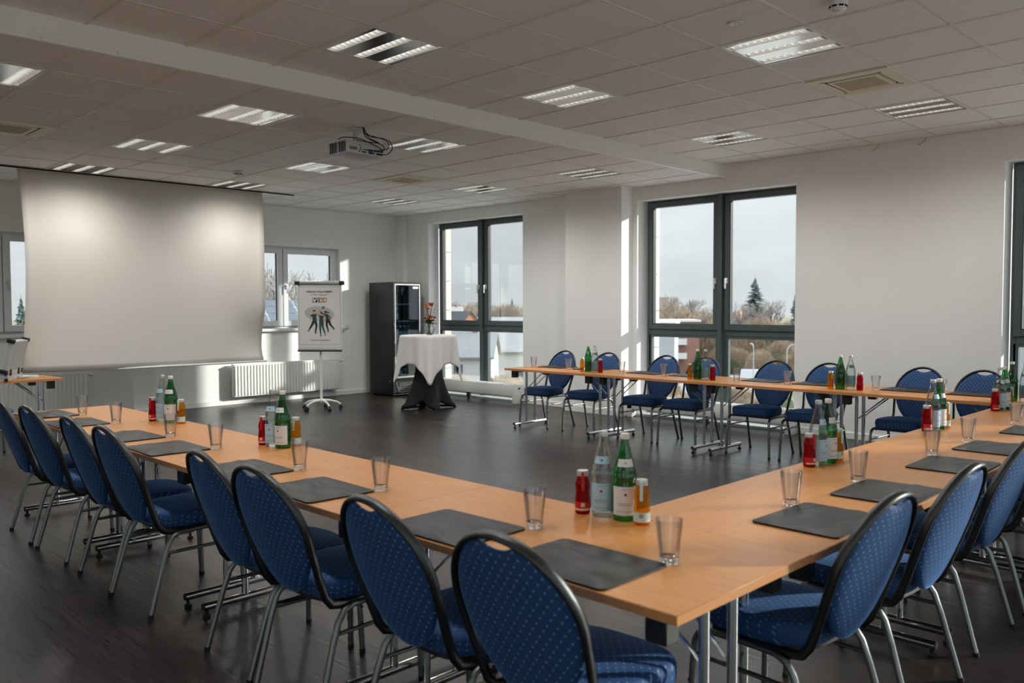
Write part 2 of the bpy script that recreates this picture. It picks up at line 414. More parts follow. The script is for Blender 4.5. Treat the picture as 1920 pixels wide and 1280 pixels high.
big = [(8.90, 11.12), (4.55, 6.78), (0.19, 2.42), (-2.2, -0.9)]
wall_with_holes('wall_right', 'x', WX, 0.30, NY, FY + .3, 3.4, [(a, b, 0.0, 2.86) for a, b in big], 1)
farw = [(2.02, 4.06), (5.93, 7.96)]
wall_with_holes('wall_far', 'y', FY, 0.28, LX - .3, WX + .3, 3.4, [(a, b, 1.13, 2.42) for a, b in farw], 1)
neark = [(5.95, 8.9), (2.6, 5.6), (-1.9, 2.2)]
wall_with_holes('wall_near', 'y', NY, 0.28, LX - .3, WX + .3, 3.4, [(a, b, 0.05, 3.0) for a, b in neark], -1)
leftw = [(2.0, 4.4), (9.0, 11.4)]
wall_with_holes('wall_left', 'x', LX, 0.2, NY, FY, 3.4, [(a, b, .9, 2.6) for a, b in leftw], -1)
struct(MB().box((8.94, 6.85, 0), (WX + .02, 7.83, 3.2)).build('wall_column', 'wall_white', smooth=0))
struct(MB().box((4.5, 11.72, 0), (4.8, FY + .02, 3.2)).build('wall_pier', 'wall_white', smooth=0))

# ceilings: slab with separate boards and rails
c_main = struct(MB().box((LX - .3, NY - .3, ZC + .03), (WX + .3, YS, 3.42)).build('ceiling', 'ceiling_board', smooth=0))
c_low = struct(MB().box((LX - .3, YS + .05, ZL + .03), (WX + .3, FY + .3, 3.42)).build('ceiling', 'ceiling_board', smooth=0))
step = struct(MB().box((LX - .3, YS, ZL + .0), (WX + .0, YS + .05, 3.42)).build('trim_1', 'white_paint', smooth=0))
struct(MB().rbox((LX, YS - .006, ZL - .004), (WX, YS + .035, ZL + .022), .004).build('trim_2', 'white_paint'))
for xj in (1.62, 2.05, 4.6):
    linked('joint', MB().box((-.0012, -.0075, -.001), (.0012, .002, .024)).mesh('joint', 'print_pale', 0), bpy.data.objects['trim_2'], (xj, YS, ZL))
tile_me = MB().rbox((.008, .008, .006), (TI - .008, TI - .008, .024), .003, seg=1).mesh('ceiling_tile', 'ceiling_board', 0)

def xk(k): return 4.365 + TI * k
lights_main = [(-2, 2), (1, 2), (5, 2), (-2, 5), (1, 5), (5, 5), (-5, 2), (-5, 5)]     # (x index, y index): tile low corner x = xk(i), y = 5.535-.625*j
ac_main = [(3, 5)]
lights_low = [(i, j) for i in (-2, 1, 5) for j in (0, 3, 6)] + [(-5, 0), (-5, 3), (-5, 6)]
ac_low = [(3, 3), (-4, 3)]
def ym(j): return 5.535 - TI * j
def yl(j): return 6.14 + TI * j
occm = set(lights_main + ac_main); occl = set(lights_low + ac_low)
n_t = 0
for i in range(-7, 8):
    for j in range(1, 8):
        if (i, j) in occm: continue
        y1 = min(ym(j) + TI, YS); x1 = min(xk(i) + TI, WX)
        if x1 - xk(i) < .1 or y1 - ym(j) < .1: continue
        o = linked('ceiling_tile', tile_me, c_main, (xk(i), ym(j), ZC + random.uniform(-.0012, .0012)))
        o.scale = ((x1 - xk(i)) / TI, (y1 - ym(j)) / TI, 1)
for i in range(-7, 8):
    for j in range(-1, 10):
        if (i, j) in occl: continue
        y0 = max(yl(j), YS + .04); y1 = min(yl(j) + TI, FY); x1 = min(xk(i) + TI, WX)
        if x1 - xk(i) < .1 or y1 - y0 < .1: continue
        o = linked('ceiling_tile', tile_me, c_low, (xk(i), y0, ZL + random.uniform(-.0012, .0012)))
        o.scale = ((x1 - xk(i)) / TI, (y1 - y0) / TI, 1)
# boards behind the camera: one slab strip
MB().box((LX, NY, ZC + .004), (WX, ym(7) - .01, ZC + .03)).build('ceiling_board_strip', 'ceiling_board', c_main, 0)
MB().box((LX, ym(7) - .01, ZC + .004), (xk(-7) - .01, YS, ZC + .03)).build('ceiling_board_strip', 'ceiling_board', c_main, 0)
MB().box((LX, YS + .05, ZL + .004), (xk(-7) - .01, FY, ZL + .03)).build('ceiling_board_strip', 'ceiling_board', c_low, 0)
def rail(par, a, b): MB().box(a, b).build('grid_rail', 'grid_metal', par, 0)
for i in range(-7, 9):
    x = xk(i)
    if x > WX - .02: continue
    rail(c_main, (x - .011, ym(7), ZC + .001), (x + .011, YS, ZC + .012))
    rail(c_low, (x - .011, YS + .05, ZL + .001), (x + .011, FY, ZL + .012))
for j in range(0, 8):
    if ym(j) < YS - .03: rail(c_main, (xk(-7), ym(j) - .009, ZC + .0022), (WX, ym(j) + .009, ZC + .0115))
for j in range(-1, 10):
    if YS + .1 < yl(j) < FY - .05: rail(c_low, (xk(-7), yl(j) - .009, ZL + .0022), (WX, yl(j) + .009, ZL + .0115))
# shadow-gap rails along the walls
rail(c_main, (WX - .022, ym(7), ZC + .0005), (WX, YS, ZC + .01)); rail(c_low, (WX - .022, YS + .05, ZL + .0005), (WX, FY, ZL + .01)); rail(c_low, (LX, FY - .022, ZL + .0005), (WX, FY, ZL + .01))

# baseboards
def bb(name, a, b): struct(MB().rbox(a, b, .004, seg=1).build(name, 'white_paint'))
bb('baseboard_right', (WX - .014, 2.42, 0), (WX, 4.55, .075)); bb('baseboard_right', (WX - .014, 7.83, 0), (WX, 8.86, .075)); bb('baseboard_right', (WX - .014, 11.12, 0), (WX, FY, .075))
bb('baseboard_column', (8.926, 6.838, 0), (8.94, 7.842, .085)); bb('baseboard_column', (8.926, 6.836, 0), (WX, 6.85, .085))
bb('baseboard_far', (4.8, FY - .014, 0), (WX, FY, .075)); bb('baseboard_far', (LX, FY - .014, 0), (4.5, FY, .075)); bb('baseboard_far', (4.486, 11.706, 0), (4.814, 11.72, .075))
bb('baseboard_left', (LX, NY, 0), (LX + .014, FY, .075))
struct(MB().rbox((9.10, 11.70, 0), (WX + .01, FY + .01, ZL + .03), .008).build('trim_3', 'wall_white'))   # boxed-in pipe in the corner

# ------------------------------------------------------------------ big anthracite windows in the right wall
def handle(par, loc, rz, mat='white_metal', sub='window_handle'):
    h = MB().rbox((-.014, -.012, -.035), (.014, 0, .035), .004).rbox((-.009, -.05, .012), (.009, -.01, .03), .003).rbox((-.010, -.052, -.10), (.010, -.038, .03), .004)
    o = h.build(sub, mat, par); place(o, loc, rz); return o

def big_window(n, y0, y1, ymul0, ymul1):
    x0, x1 = 9.40, 9.47
    top, tr0, tr1, bot = 2.88, 1.085, 1.215, 0.0
    w = struct(MB().box((x0, y1 - .05, bot), (x1, y1, top)).box((x0, y0, bot), (x1, y0 + .05, top)).box((x0, y0 + .05, top - .065), (x1, y1 - .05, top)).box((x0, y0 + .05, bot), (x1, y1 - .05, .10)).build('window_%d' % n, 'anthracite', smooth=0))
    ymc = (ymul0 + ymul1) / 2
    MB().rbox((x0 - .075, ymc - .028, bot), (x1, ymc + .028, top), .004, seg=1).rbox((x0 - .012, ymc - .06, bot), (x1, ymc + .06, top), .003, seg=1).build('mullion', 'anthracite', w)
    MB().rbox((x0 - .006, y0 + .051, tr0 + .001), (x1 - .002, y1 - .051, tr1 - .056), .003, seg=1).build('transom', 'anthracite', w)
    for k, (a, b) in enumerate(((y0 + .03, ymc - .045), (ymc + .045, y1 - .03))):
        # opening sash over a fixed light
        z0, z1 = tr1 - .055, top - .045; fr = .068
        MB().rbox((x0 - .03, a, z0), (x1 - .01, a + fr, z1), .004, seg=1).rbox((x0 - .03, b - fr, z0), (x1 - .01, b, z1), .004, seg=1).rbox((x0 - .0295, a + fr - .003, z0), (x1 - .011, b - fr + .003, z0 + fr), .004, seg=1).rbox((x0 - .0295, a + fr - .003, z1 - fr), (x1 - .011, b - fr + .003, z1), .004, seg=1).build('sash', 'anthracite', w)
        MB().box((x0 + .02, a + fr, z0 + fr), (x0 + .026, b - fr, z1 - fr)).build('pane', 'pane_glass', w, 0)
        MB().box((x0 - .02, a + fr - .002, z0 + fr - .002), (x0 + .03, a + fr + .008, z1 - fr)).box((x0 - .02, b - fr - .008, z0 + fr), (x0 + .03, b - fr + .002, z1 - fr)).box((x0 - .02, a + fr, z0 + fr - .002), (x0 + .03, b - fr, z0 + fr + .008)).build('gasket', 'black_gasket', w, 0)
        lz0, lz1 = .10, tr0
        MB().box((x0, a, lz0), (x0 + .05, a + .045, lz1)).box((x0, b - .045, lz0), (x0 + .05, b, lz1)).box((x0, a + .045, lz0), (x0 + .05, b - .045, lz0 + .05)).box((x0, a + .045, lz1 - .03), (x0 + .05, b - .045, lz1)).build('lower_frame', 'anthracite', w, 0)
        MB().box((x0 + .02, a + .045, lz0 + .05), (x0 + .026, b - .045, lz1 - .03)).build('pane', 'pane_glass', w, 0)
        hy = ymc + (.08 if k else -.08)
        handle(w, (x0 - .03, hy, 1.78), -pi / 2)
    # reveal lining of the soffit
    return w
big_window(1, 8.90, 11.08, 9.88, 10.08)
big_window(2, 4.53, 6.76, 5.52, 5.72)
big_window(3, 0.17, 2.40, 1.18, 1.38)
big_window(4, -2.22, -0.9, -1.6, -1.5)

# white windows in the far wall
def white_window(n, x0, x1, xm):
    yf, yb = 12.03, 12.11; z0, z1 = 1.13, 2.42
    w = struct(MB().box((x0, yf, z0), (x0 + .05, yb, z1)).box((x1 - .05, yf, z0), (x1, yb, z1)).box((x0 + .05, yf, z1 - .05), (x1 - .05, yb, z1)).box((x0 + .05, yf, z0), (x1 - .05, yb, z0 + .05)).box((xm - .05, yf + .02, z0 + .05), (xm + .05, yb, z1 - .05)).build('window_%d' % n, 'window_white', smooth=0))
    for k, (a, b) in enumerate(((x0 + .03, xm - .006), (xm + .006, x1 - .03))):
        fr = .085
        MB().rbox((a, yf - .022, z0 + .03), (a + fr, yb - .01, z1 - .03), .005, seg=1).rbox((b - fr, yf - .022, z0 + .03), (b, yb - .01, z1 - .03), .005, seg=1).rbox((a + fr - .003, yf - .0215, z0 + .03), (b - fr + .003, yb - .011, z0 + .03 + fr), .005, seg=1).rbox((a + fr - .003, yf - .0215, z1 - .03 - fr), (b - fr + .003, yb - .011, z1 - .03), .005, seg=1).build('sash', 'window_white', w)
        MB().box((a + fr, yf + .02, z0 + .03 + fr), (b - fr, yf + .026, z1 - .03 - fr)).build('pane', 'pane_glass', w, 0)
        MB().box((a + fr - .002, yf + .012, z0 + .03 + fr), (a + fr + .008, yf + .04, z1 - .03 - fr)).box((b - fr - .008, yf + .012, z0 + .03 + fr), (b - fr + .002, yf + .04, z1 - .03 - fr)).build('gasket', 'black_gasket', w, 0)
    handle(w, (xm + .05, yf - .022, 1.78), 0, 'cap_silver')
    MB().rbox((x0 - .06, 11.86, 1.085), (x1 + .06, 12.04, 1.13), .008).build('window_sill', 'white_plastic', w)
    return w
white_window(5, 2.02, 4.06, 3.04)
white_window(6, 5.93, 7.96, 6.955)
# windows behind the camera
def plain_window(n, x0, x1):
    z0, z1 = .05, 3.0; ya, yb = NY - .2, NY - .12
    w = struct(MB().box((x0, ya, z0), (x0 + .07, yb, z1)).box((x1 - .07, ya, z0), (x1, yb, z1)).box((x0 + .07, ya, z1 - .07), (x1 - .07, yb, z1)).box((x0 + .07, ya, z0), (x1 - .07, yb, z0 + .07)).box(((x0 + x1) / 2 - .06, ya, z0 + .07), ((x0 + x1) / 2 + .06, yb, z1 - .07)).build('window_%d' % n, 'anthracite', smooth=0))
    MB().box((x0 + .07, NY - .165, z0 + .07), (x1 - .07, NY - .16, z1 - .07)).build('pane', 'pane_glass', w, 0)
for k, (a, b) in enumerate(neark): plain_window(7 + k, a, b)
for k, (a, b) in enumerate(leftw):
    w = struct(MB().box((LX - .16, a, .9), (LX - .08, a + .08, 2.6)).box((LX - .16, b - .08, .9), (LX - .08, b, 2.6)).box((LX - .16, a, 2.52), (LX - .08, b, 2.6)).box((LX - .16, a, .9), (LX - .08, b, .98)).box((LX - .16, (a + b) / 2 - .06, .9), (LX - .08, (a + b) / 2 + .06, 2.6)).build('window_%d' % (11 + k), 'window_white', smooth=0))
    MB().box((LX - .125, a + .08, .98), (LX - .12, b - .08, 2.52)).build('pane', 'pane_glass', w, 0)

# ------------------------------------------------------------------ ceiling fittings
lam_me = MB().add([(-.040, -.002, .004), (.040, -.002, .004), (.030, -.0012, .024), (-.030, -.0012, .024), (-.040, .002, .004), (.040, .002, .004), (.030, .0012, .024), (-.030, .0012, .024)], [(0, 1, 2, 3), (7, 6, 5, 4), (1, 0, 4, 5), (1, 5, 6, 2), (4, 0, 3, 7)]).mesh('lamella', 'reflector', 0)
def make_light():
    t = thing('ceiling_light', 'light', 'light')
    fr = MB(); s = TI - .02
    a = .010
    fr.box((a, a, .0), (a + .02, TI - a, .01)).box((TI - a - .02, a, 0), (TI - a, TI - a, .01)).box((a, a, 0), (TI - a, a + .015, .01)).box((a, TI - a - .015, 0), (TI - a, TI - a, .01))
    fr.build('frame', 'white_metal', t, 0)
    bx = MB().box((.012, .012, .075), (TI - .012, TI - .012, .08)).box((.012, .012, .01), (.016, TI - .012, .08)).box((TI - .016, .012, .01), (TI - .012, TI - .012, .08)).box((.012, .012, .01), (TI - .012, .016, .08)).box((.012, TI - .016, .01), (TI - .012, TI - .012, .08))
    bx.build('housing', 'white_metal', t, 0)
    xs = (.105, .3125, .52); hw = .042
    for k in range(2):
        x0, x1 = xs[k] + hw, xs[k + 1] - hw
        MB().box((x0, .025, .003), (x1, TI - .025, .006)).build('mirror_panel', 'mirror_alu', t, 0)
    for x0, x1 in ((.03, xs[0] - hw), (xs[2] + hw, TI - .03)): MB().box((x0, .025, .003), (x1, TI - .025, .006)).build('side_panel', 'mirror_alu', t, 0)
    for x in xs:
        ch = MB()
        ch.add([(x - hw, .025, .004), (x - hw, TI - .025, .004), (x - .02, TI - .025, .046), (x - .02, .025, .046)], [(0, 1, 2, 3)])
        ch.add([(x + hw, .025, .004), (x + hw, TI - .025, .004), (x + .02, TI - .025, .046), (x + .02, .025, .046)], [(3, 2, 1, 0)])
        ch.add([(x - .02, .025, .046), (x - .02, TI - .025, .046), (x + .02, TI - .025, .046), (x + .02, .025, .046)], [(0, 1, 2, 3)])
        c = ch.build('louvre', 'reflector', t, 0)
        for q in range(11):
            linked('lamella', lam_me, c, (x, .05 + q * (TI - .1) / 10, 0))
        MB().cyl((x, .06, .033), (x, TI - .035, .033), .008, n=8).build('tube', 'tube_lit', c)
        MB().box((x - .03, .026, .012), (x + .03, .045, .055)).build('lamp_holder', 'black_plastic', c, 0)
    for pw_, sz, bl_, zz in ((LAMP_WIDE, 172, .9, -.03), (LAMP_CUT, 118, .35, -.012)):
        ld = bpy.data.lights.new('luminaire', 'SPOT'); ld.energy = pw_; ld.spot_size = radians(sz); ld.spot_blend = bl_; ld.shadow_soft_size = 0.12; ld.color = (1.0, 0.978, 0.945)
        lo = bpy.data.objects.new('lamp_glow', ld); C.objects.link(lo); lo.parent = t; lo.location = (TI / 2, .07, zz)
    return t
mk = Maker(make_light())
rowm = {2: 'beside the white ceiling step', 5: 'a few tiles nearer the camera'}
coln = {-5: 'far left column', -2: 'left column', 1: 'middle column', 5: 'window-side column'}
for i, j in lights_main: mk((xk(i), ym(j), ZC), 0, 'louvred light in the upper ceiling, %s, %s' % (coln[i], rowm[j]), 'louvred ceiling lights')
rowl = {0: 'first row behind the step', 3: 'second row behind the step', 6: 'row nearest the far wall'}
for i, j in lights_low: mk((xk(i), yl(j), ZL), 0, 'louvred light in the lower ceiling, %s, %s' % (coln[i], rowl[j]), 'louvred ceiling lights')

def make_ac():
    t = thing('ceiling_air_conditioner', 'ac', 'air conditioner')
    a = .004; b = TI - .004
    MB().box((a, a, -.008), (b, a + .075, .02)).box((a, b - .075, -.008), (b, b, .02)).box((a, a + .075, -.008), (a + .075, b - .075, .02)).box((b - .075, a + .075, -.008), (b, b - .075, .02)).build('frame', 'cream_plastic', t, 0)
    MB().box((.07, .07, .012), (TI - .07, TI - .07, .02)).build('slot_recess', 'dark_slot', t, 0)
    for k in range(4):
        f = MB().box((-.2, -.012, -.004), (.2, .012, .0)).build('air_flap', 'cream_plastic', t, 0)
        an = k * pi / 2; place(f, (TI / 2 + sin(an) * .222, TI / 2 - cos(an) * .222, -.002), an)
    g = MB().box((.125, .125, -.010), (TI - .125, TI - .125, .012)).build('intake_panel', 'cream_plastic', t, 0)
    for k in range(15):
        y = .165 + k * .021
        MB().box((.165, y - .006, -.0135), (TI - .165, y + .006, -.0098)).build('grille_slat', 'grille_tan', g, 0)
    return t
mk = Maker(make_ac())
mk((xk(3), ym(5), ZC), 0, 'square cream air conditioning cassette in the upper ceiling on the right', 'ceiling air conditioners')
mk((xk(3), yl(3), ZL), 0, 'square cream air conditioning cassette in the lower ceiling beyond the projector', 'ceiling air conditioners')
mk((xk(-4), yl(3), ZL), 0, 'square cream air conditioning cassette cut by the left picture edge', 'ceiling air conditioners')

def make_det():
    t = thing('smoke_detector', 'x', 'smoke detector')
    MB().lathe([(.055, 0), (.055, -.012), (.05, -.018)], 20).build('base', 'white_plastic', t)
    MB().lathe([(.046, -.018), (.047, -.034), (.036, -.048), (.02, -.055)], 20).build('cap', 'white_plastic', t)
    for a in range(8):
        an = a * pi / 4
        o = MB().box((-.013, -.002, -.032), (.013, .002, -.022)).build('vent_slot', 'dark_slot', t, 0); place(o, (cos(an) * .0465, sin(an) * .0465, 0), an + pi / 2)
    return t
mk = Maker(make_det())
mk((4.74, 2.11, ZC), 0, 'white smoke detector at the top edge of the picture, upper ceiling')
mk((4.765, 9.187, ZL), 0, 'white smoke detector on the lower ceiling above the projection screen')
def make_disc():
    o = MB().lathe([(.045, .002), (.045, -.003), (.034, -.006), (.03, -.003), (.012, -.003), (.009, -.008), (.004, -.009)], 20).build('ceiling_sensor', 'white_plastic'); tag(o, 'x', 'sensor'); return o
mk = Maker(make_disc())
mk((4.648, 2.70, ZC), 0, 'small round white sensor disc in the upper ceiling near the smoke detector')
mk((4.703, 8.43, ZL), 0, 'small round white sensor disc in the lower ceiling near the projector')

# projector on the ceiling
t = thing('projector', 'white ceiling projector with black cables and slotted side', 'projector', (4.43, 6.36, 2.865))
MB().rbox((-.20, -.14, -.055), (.20, .14, .055), .008).build('body', 'projector_white', t)
MB().cyl((-.06, -.08, .05), (-.06, -.08, .175), .022, n=12).box((-.12, -.14, .150), (.02, -.02, .165)).build('ceiling_mount', 'projector_white', t)
lens = MB().cyl((.08, .138, 0), (.08, .165, 0), .036, n=18).build('lens_barrel', 'black_plastic', t)
MB().cyl((.08, .164, 0), (.08, .168, 0), .028, n=18).build('lens', 'house_glass', lens)
for k in range(9):
    y = -.122 + k * .028
    MB().box((-.203, y - .008, -.046), (-.199, y + .008, .046 if k % 2 else .042)).build('vent_slot', 'dark_slot', t, 0)
MB().box((-.2045, -.03, -.05), (-.2, -.012, .05)).build('vent_bar', 'projector_white', t, 0)
for k in range(4):
    MB().box((-.165 + k * .02, -.143, -.025), (-.150 + k * .02, -.139, .002)).build('rear_vent', 'vent_brown', t, 0)
for k, (x, z, wx, wz) in enumerate([(-.06, .02, .02, .006), (-.05, .0, .01, .01), (-.05, -.018, .01, .01), (-.065, -.032, .01, .01), (-.035, -.032, .01, .01), (-.015, -.012, .014, .01), (.012, -.012, .014, .01), (-.01, -.034, .03, .012), (.05, -.015, .04, .016), (.1, -.012, .022, .014), (.13, -.012, .022, .014), (.17, -.012, .02, .014), (.06, -.036, .05, .014), (.15, -.038, .06, .014)]):
    MB().rbox((x - wx / 2, -.146 if k < 8 else -.158, z - wz / 2), (x + wx / 2, -.139, z + wz / 2), .001, seg=1).build('port', 'black_plastic', t)
def spline(pts, n=8):
    pts = [Vector(p) for p in pts]; out = []
    for i in range(len(pts) - 1):
        p0, p1, p2, p3 = pts[max(i - 1, 0)], pts[i], pts[i + 1], pts[min(i + 2, len(pts) - 1)]
        for k in range(n):
            s = k / n
            out.append(0.5 * ((2 * p1) + (-p0 + p2) * s + (2 * p0 - 5 * p1 + 4 * p2 - p3) * s * s + (-p0 + 3 * p1 - 3 * p2 + p3) * s ** 3))
    out.append(pts[-1]); return out
for pts in ([(-.06, -.2, .165), (-.04, -.21, .12), (.02, -.22, .09), (.12, -.21, .095), (.22, -.2, .08), (.25, -.2, .02), (.2, -.19, -.035), (.14, -.155, -.036)],
            [(-.065, -.2, .165), (-.05, -.2, .10), (.0, -.2, .07), (.1, -.2, .05), (.17, -.19, .02), (.17, -.155, -.012)],
            [(-.06, -.19, .165), (-.03, -.19, .11), (.05, -.2, .10), (.15, -.2, .09), (.21, -.2, .06), (.2, -.19, .01), (.15, -.17, .0), (.13, -.155, -.012)],
            [(-.22, -.05, .06), (-.2, -.10, .075), (-.1, -.17, .07), (.02, -.18, .045), (.14, -.19, .0), (.16, -.16, -.02)],
            [(-.055, -.2, .165), (-.01, -.2, .09), (.08, -.21, .055), (.1, -.2, .05), (.0, -.18, .05), (-.1, -.15, .06)]):
    MB().tube(spline(pts), .0042, 6).build('cable', 'black_rubber', t)

# small wire stubs hanging where wall and ceiling meet
for k, (y, lab) in enumerate(((3.15, 'short stub of wire at the right wall top, nearer the camera'), (3.62, 'short stub of wire at the right wall top, nearer the middle window'))):
    o = MB().tube([(0, 0, .03), (-.012, .01, 0), (-.022, .05, -.03), (-.02, .07, -.03)], .004, 6).build('wire_stub', 'print_grey'); place(o, (WX - .003, y, ZC - .03)); tag(o, lab, 'wire')

# ------------------------------------------------------------------ projection screen
t = thing('projection_screen', 'large white projection screen hanging from the ceiling with curled edges', 'projection screen', (4.345, 10.6, 0))
nx, nz = 44, 30; b = MB(); Z0, Z1 = .735, 3.0185; half = 1.495
vs = []
for j in range(nz + 1):
    tz = j / nz; z = Z0 + (Z1 - Z0) * tz
    for i in range(nx + 1):
        u = -1 + 2 * i / nx
        pinch = .036 * sin(pi * min(1, (1 - tz) * 1.15)) * abs(u) ** 3
        x = u * (half - pinch)
        curl = max(0, abs(u) - .80) / .20
        y = -.10 * curl ** 2 * (sin(pi * min(1, (1 - tz) * 1.02)) ** .7 if tz < .98 else 0) + .02 * sin(u * 2.2 + tz * 2) * (1 - tz)
        if u > .55 and tz < .35: y += .12 * ((u - .55) / .45) ** 2 * sin(pi * (tz / .35)) * (.35 - tz) / .35 * 1.6
        zz = z + (0 if tz > .05 else -.012 * (1 - u * u))
        vs.append((x, y, zz))
fs = [(j * (nx + 1) + i, j * (nx + 1) + i + 1, (j + 1) * (nx + 1) + i + 1, (j + 1) * (nx + 1) + i) for j in range(nz) for i in range(nx)]
b.add(vs, fs); sc = b.build('screen_cloth', 'screen_cloth', t, 80)
md = sc.modifiers.new('thick', 'SOLIDIFY'); md.thickness = .003
MB().tube([(-half + .02, 0, Z0 - .01), (half + .03, 0, Z0 - .01)], .013, 10).build('bottom_bar', 'white_plastic', t)
MB().box((-1.75, -.05, 3.018), (1.95, .05, 3.0295)).build('slot_trim', 'white_paint', t, 0)
MB().box((-1.75, -.062, 3.016), (1.95, -.046, 3.0292)).build('slot_gap', 'dark_slot', t, 0)

# ------------------------------------------------------------------ radiators
def panel_radiator(x0, x1, label):
    t = thing('radiator', label, 'radiator', (x0, 11.79, .12)); L = x1 - x0; H = .49
    MB().rbox((0, .0, 0), (L, .07, H), .006, seg=1).build('body', 'white_metal', t)
    n = int(L / .05)
    for k in range(n):
        x = (k + .5) * L / n
        MB().rbox((x - .012, -.012, .02), (x + .012, .004, H - .025), .004, seg=1).build('fin', 'white_metal', t)
    MB().box((-.004, -.006, H - .012), (L + .004, .076, H + .004)).build('top_grille', 'white_paint', t, 0)
    MB().cyl((L, .035, H - .03), (L + .03, .035, H - .03), .012, n=10).cyl((L + .03, .035, H - .03), (L + .075, .035, H - .03), .02, n=12).build('valve', 'white_plastic', t)
    MB().cyl((L - .1, .05, .0), (L - .1, .085, -.06), .009, n=8).build('pipe', 'white_metal', t)
    for x in (.2, L - .2): MB().box((x - .02, .07, .1), (x + .02, .1285, .4)).build('bracket', 'white_metal', t, 0)
panel_radiator(5.99, 7.84, 'white ribbed panel radiator under the window behind the flip chart')
panel_radiator(1.9, 3.94, 'white ribbed panel radiator below the screen behind the presenter table')
def low_radiator(y0, y1, label):
    t = thing('low_radiator', label, 'radiator', (9.0, y0, 0)); L = y1 - y0
    MB().rbox((0, 0, .11), (.17, L, .285), .006).build('casing', 'white_metal', t)
    MB().rbox((-.002, -.004, 0), (.10, .085, .285), .005).build('foot_panel', 'white_metal', t)
    MB().rbox((.0, L - .08, 0), (.10, L + .004, .285), .005).build('foot_panel', 'white_metal', t)
    for k in range(12):
        MB().box((.04, .12 + k * (L - .24) / 12, .284), (.13, .12 + (k + .82) * (L - .24) / 12, .287)).build('top_slot', 'print_pale', t, 0)
    MB().cyl((.05, -.028, .235), (.05, -.003, .235), .012, n=10).build('valve', 'black_plastic', t)
    MB().rbox((.06, L / 2 - .03, .03), (.11, L / 2 + .03, .12), .004).cyl((.08, L / 2, 0), (.08, L / 2, .04), .02, n=10).build('floor_bracket', 'black_plastic', t)
low_radiator(8.86, 11.15, 'low white bench radiator under the far window behind the high table')
low_radiator(4.48, 6.80, 'low white bench radiator under the middle window behind the blue chairs')
low_radiator(0.15, 2.44, 'low white bench radiator under the window at the right picture edge')
# sills on the window floor strips
struct(MB().box((9.19, 8.90, 0), (9.4, 11.1, .03)).build('trim_4', 'white_paint', smooth=0)); struct(MB().box((9.19, 4.55, 0), (9.4, 6.78, .03)).build('trim_5', 'white_paint', smooth=0))
#SPLIT1

# ------------------------------------------------------------------ conference tables
TW, TH, TT = 0.71, 0.725, 0.025
def make_table(L):
    t = thing('conference_table', 'table', 'table')
    top = MB().rbox((-L / 2 + .0008, -TW / 2, TH - TT + .001), (L / 2 - .0008, TW / 2, TH), .0012, seg=1).build('tabletop', 'beech_top', t)
    MB().box((-L / 2 + .0006, -TW / 2 - .0015, TH - TT), (L / 2 - .0006, -TW / 2 + .001, TH - .0015)).box((-L / 2 + .0006, TW / 2 - .001, TH - TT), (L / 2 - .0006, TW / 2 + .0015, TH - .0015)).box((-L / 2, -TW / 2, TH - TT), (-L / 2 + .0012, TW / 2, TH - .0015)).box((L / 2 - .0012, -TW / 2, TH - TT), (L / 2, TW / 2, TH - .0015)).build('edge_band', 'beech_edge', top, 0)
    for s in (-1, 1):
        x = s * (L / 2 - .10)
        fr = MB().cyl((x, -.29, .052), (x, .29, .052), .0185, n=14).build('foot_bar', 'chrome', t)
        for y in (-.276, .276):
            MB().cyl((x, y, 0), (x, y, .012), .017, .019, n=10).cyl((x, y, .012), (x, y, .04), .008, n=8).build('glide', 'black_rubber', fr)
        for y in (-.29, .29): MB().cyl((x, y, .052), (x, y + (.004 if y > 0 else -.004), .052), .0178, n=12).build('end_cap', 'black_plastic', fr)
        for y in (-.075, .075):
            MB().cyl((x, y, .055), (x, y, TH - .045), .0155, n=12).build('leg', 'chrome', t)
        MB().cyl((x, -.245, TH - .042), (x, .245, TH - .042), .0135, n=10).build('cross_tube', 'chrome', t)
        for y in (-.275, .275):
            MB().rbox((x - .034, y - .03, TH - .112), (x + .034, y + .03, TH - TT), .004, seg=1).build('hinge_block', 'black_plastic', t)
        xi = x - s * .26
        for y in (-.055, .055):
            MB().tube([(x - s * .012, y, .47), (x - s * .05, y, .51), (xi, y, TH - .04)], .0058, 7).build('strut', 'chrome', t)
        MB().rbox((xi - .03, -.085, TH - .052), (xi + .03, .085, TH - TT), .003, seg=1).build('strut_mount', 'black_plastic', t)
    return t
LA, LBK = 1.395, 1.35
X0, X1 = 1.708, 2.418      # left row
Y0, Y1 = 1.137, 1.834      # right row (nominal)
XB0 = 7.16                 # back row front edge
mk = Maker(make_table(LA))
names = ('at the near corner of the U', 'second from the near corner', 'third from the near corner', 'at the far end towards the screen')
for k in range(4): mk(((X0 + X1) / 2, Y0 + LA * (k + .5), 0), pi / 2, 'beech conference table in the left row, ' + names[k], 'left row of conference tables')
names = ('touching the corner table', 'second from the corner table', 'third from the corner table', 'farthest, meeting the back row')
for k in range(4): mk((X1 + .004 + 1.385 * (k + .5) * 1.0, (Y0 + Y1) / 2 + .003, 0), 0, 'beech conference table in the right row, ' + names[k], 'right row of conference tables')
mkb = Maker(make_table(LBK))
names = ('at its far left end by the high table', 'second from its far end', 'third from its far end', 'by the right row')
for k in range(4): mkb((XB0 + TW / 2, 7.245 - LBK * (k + .5), 0), pi / 2, 'beech conference table in the back row, ' + names[k], 'back row of conference tables')
pt = dup(mk.p, (2.28, 10.0, 0), radians(3), 'beech presenter table in front of the screen carrying the metal case'); del pt['group']

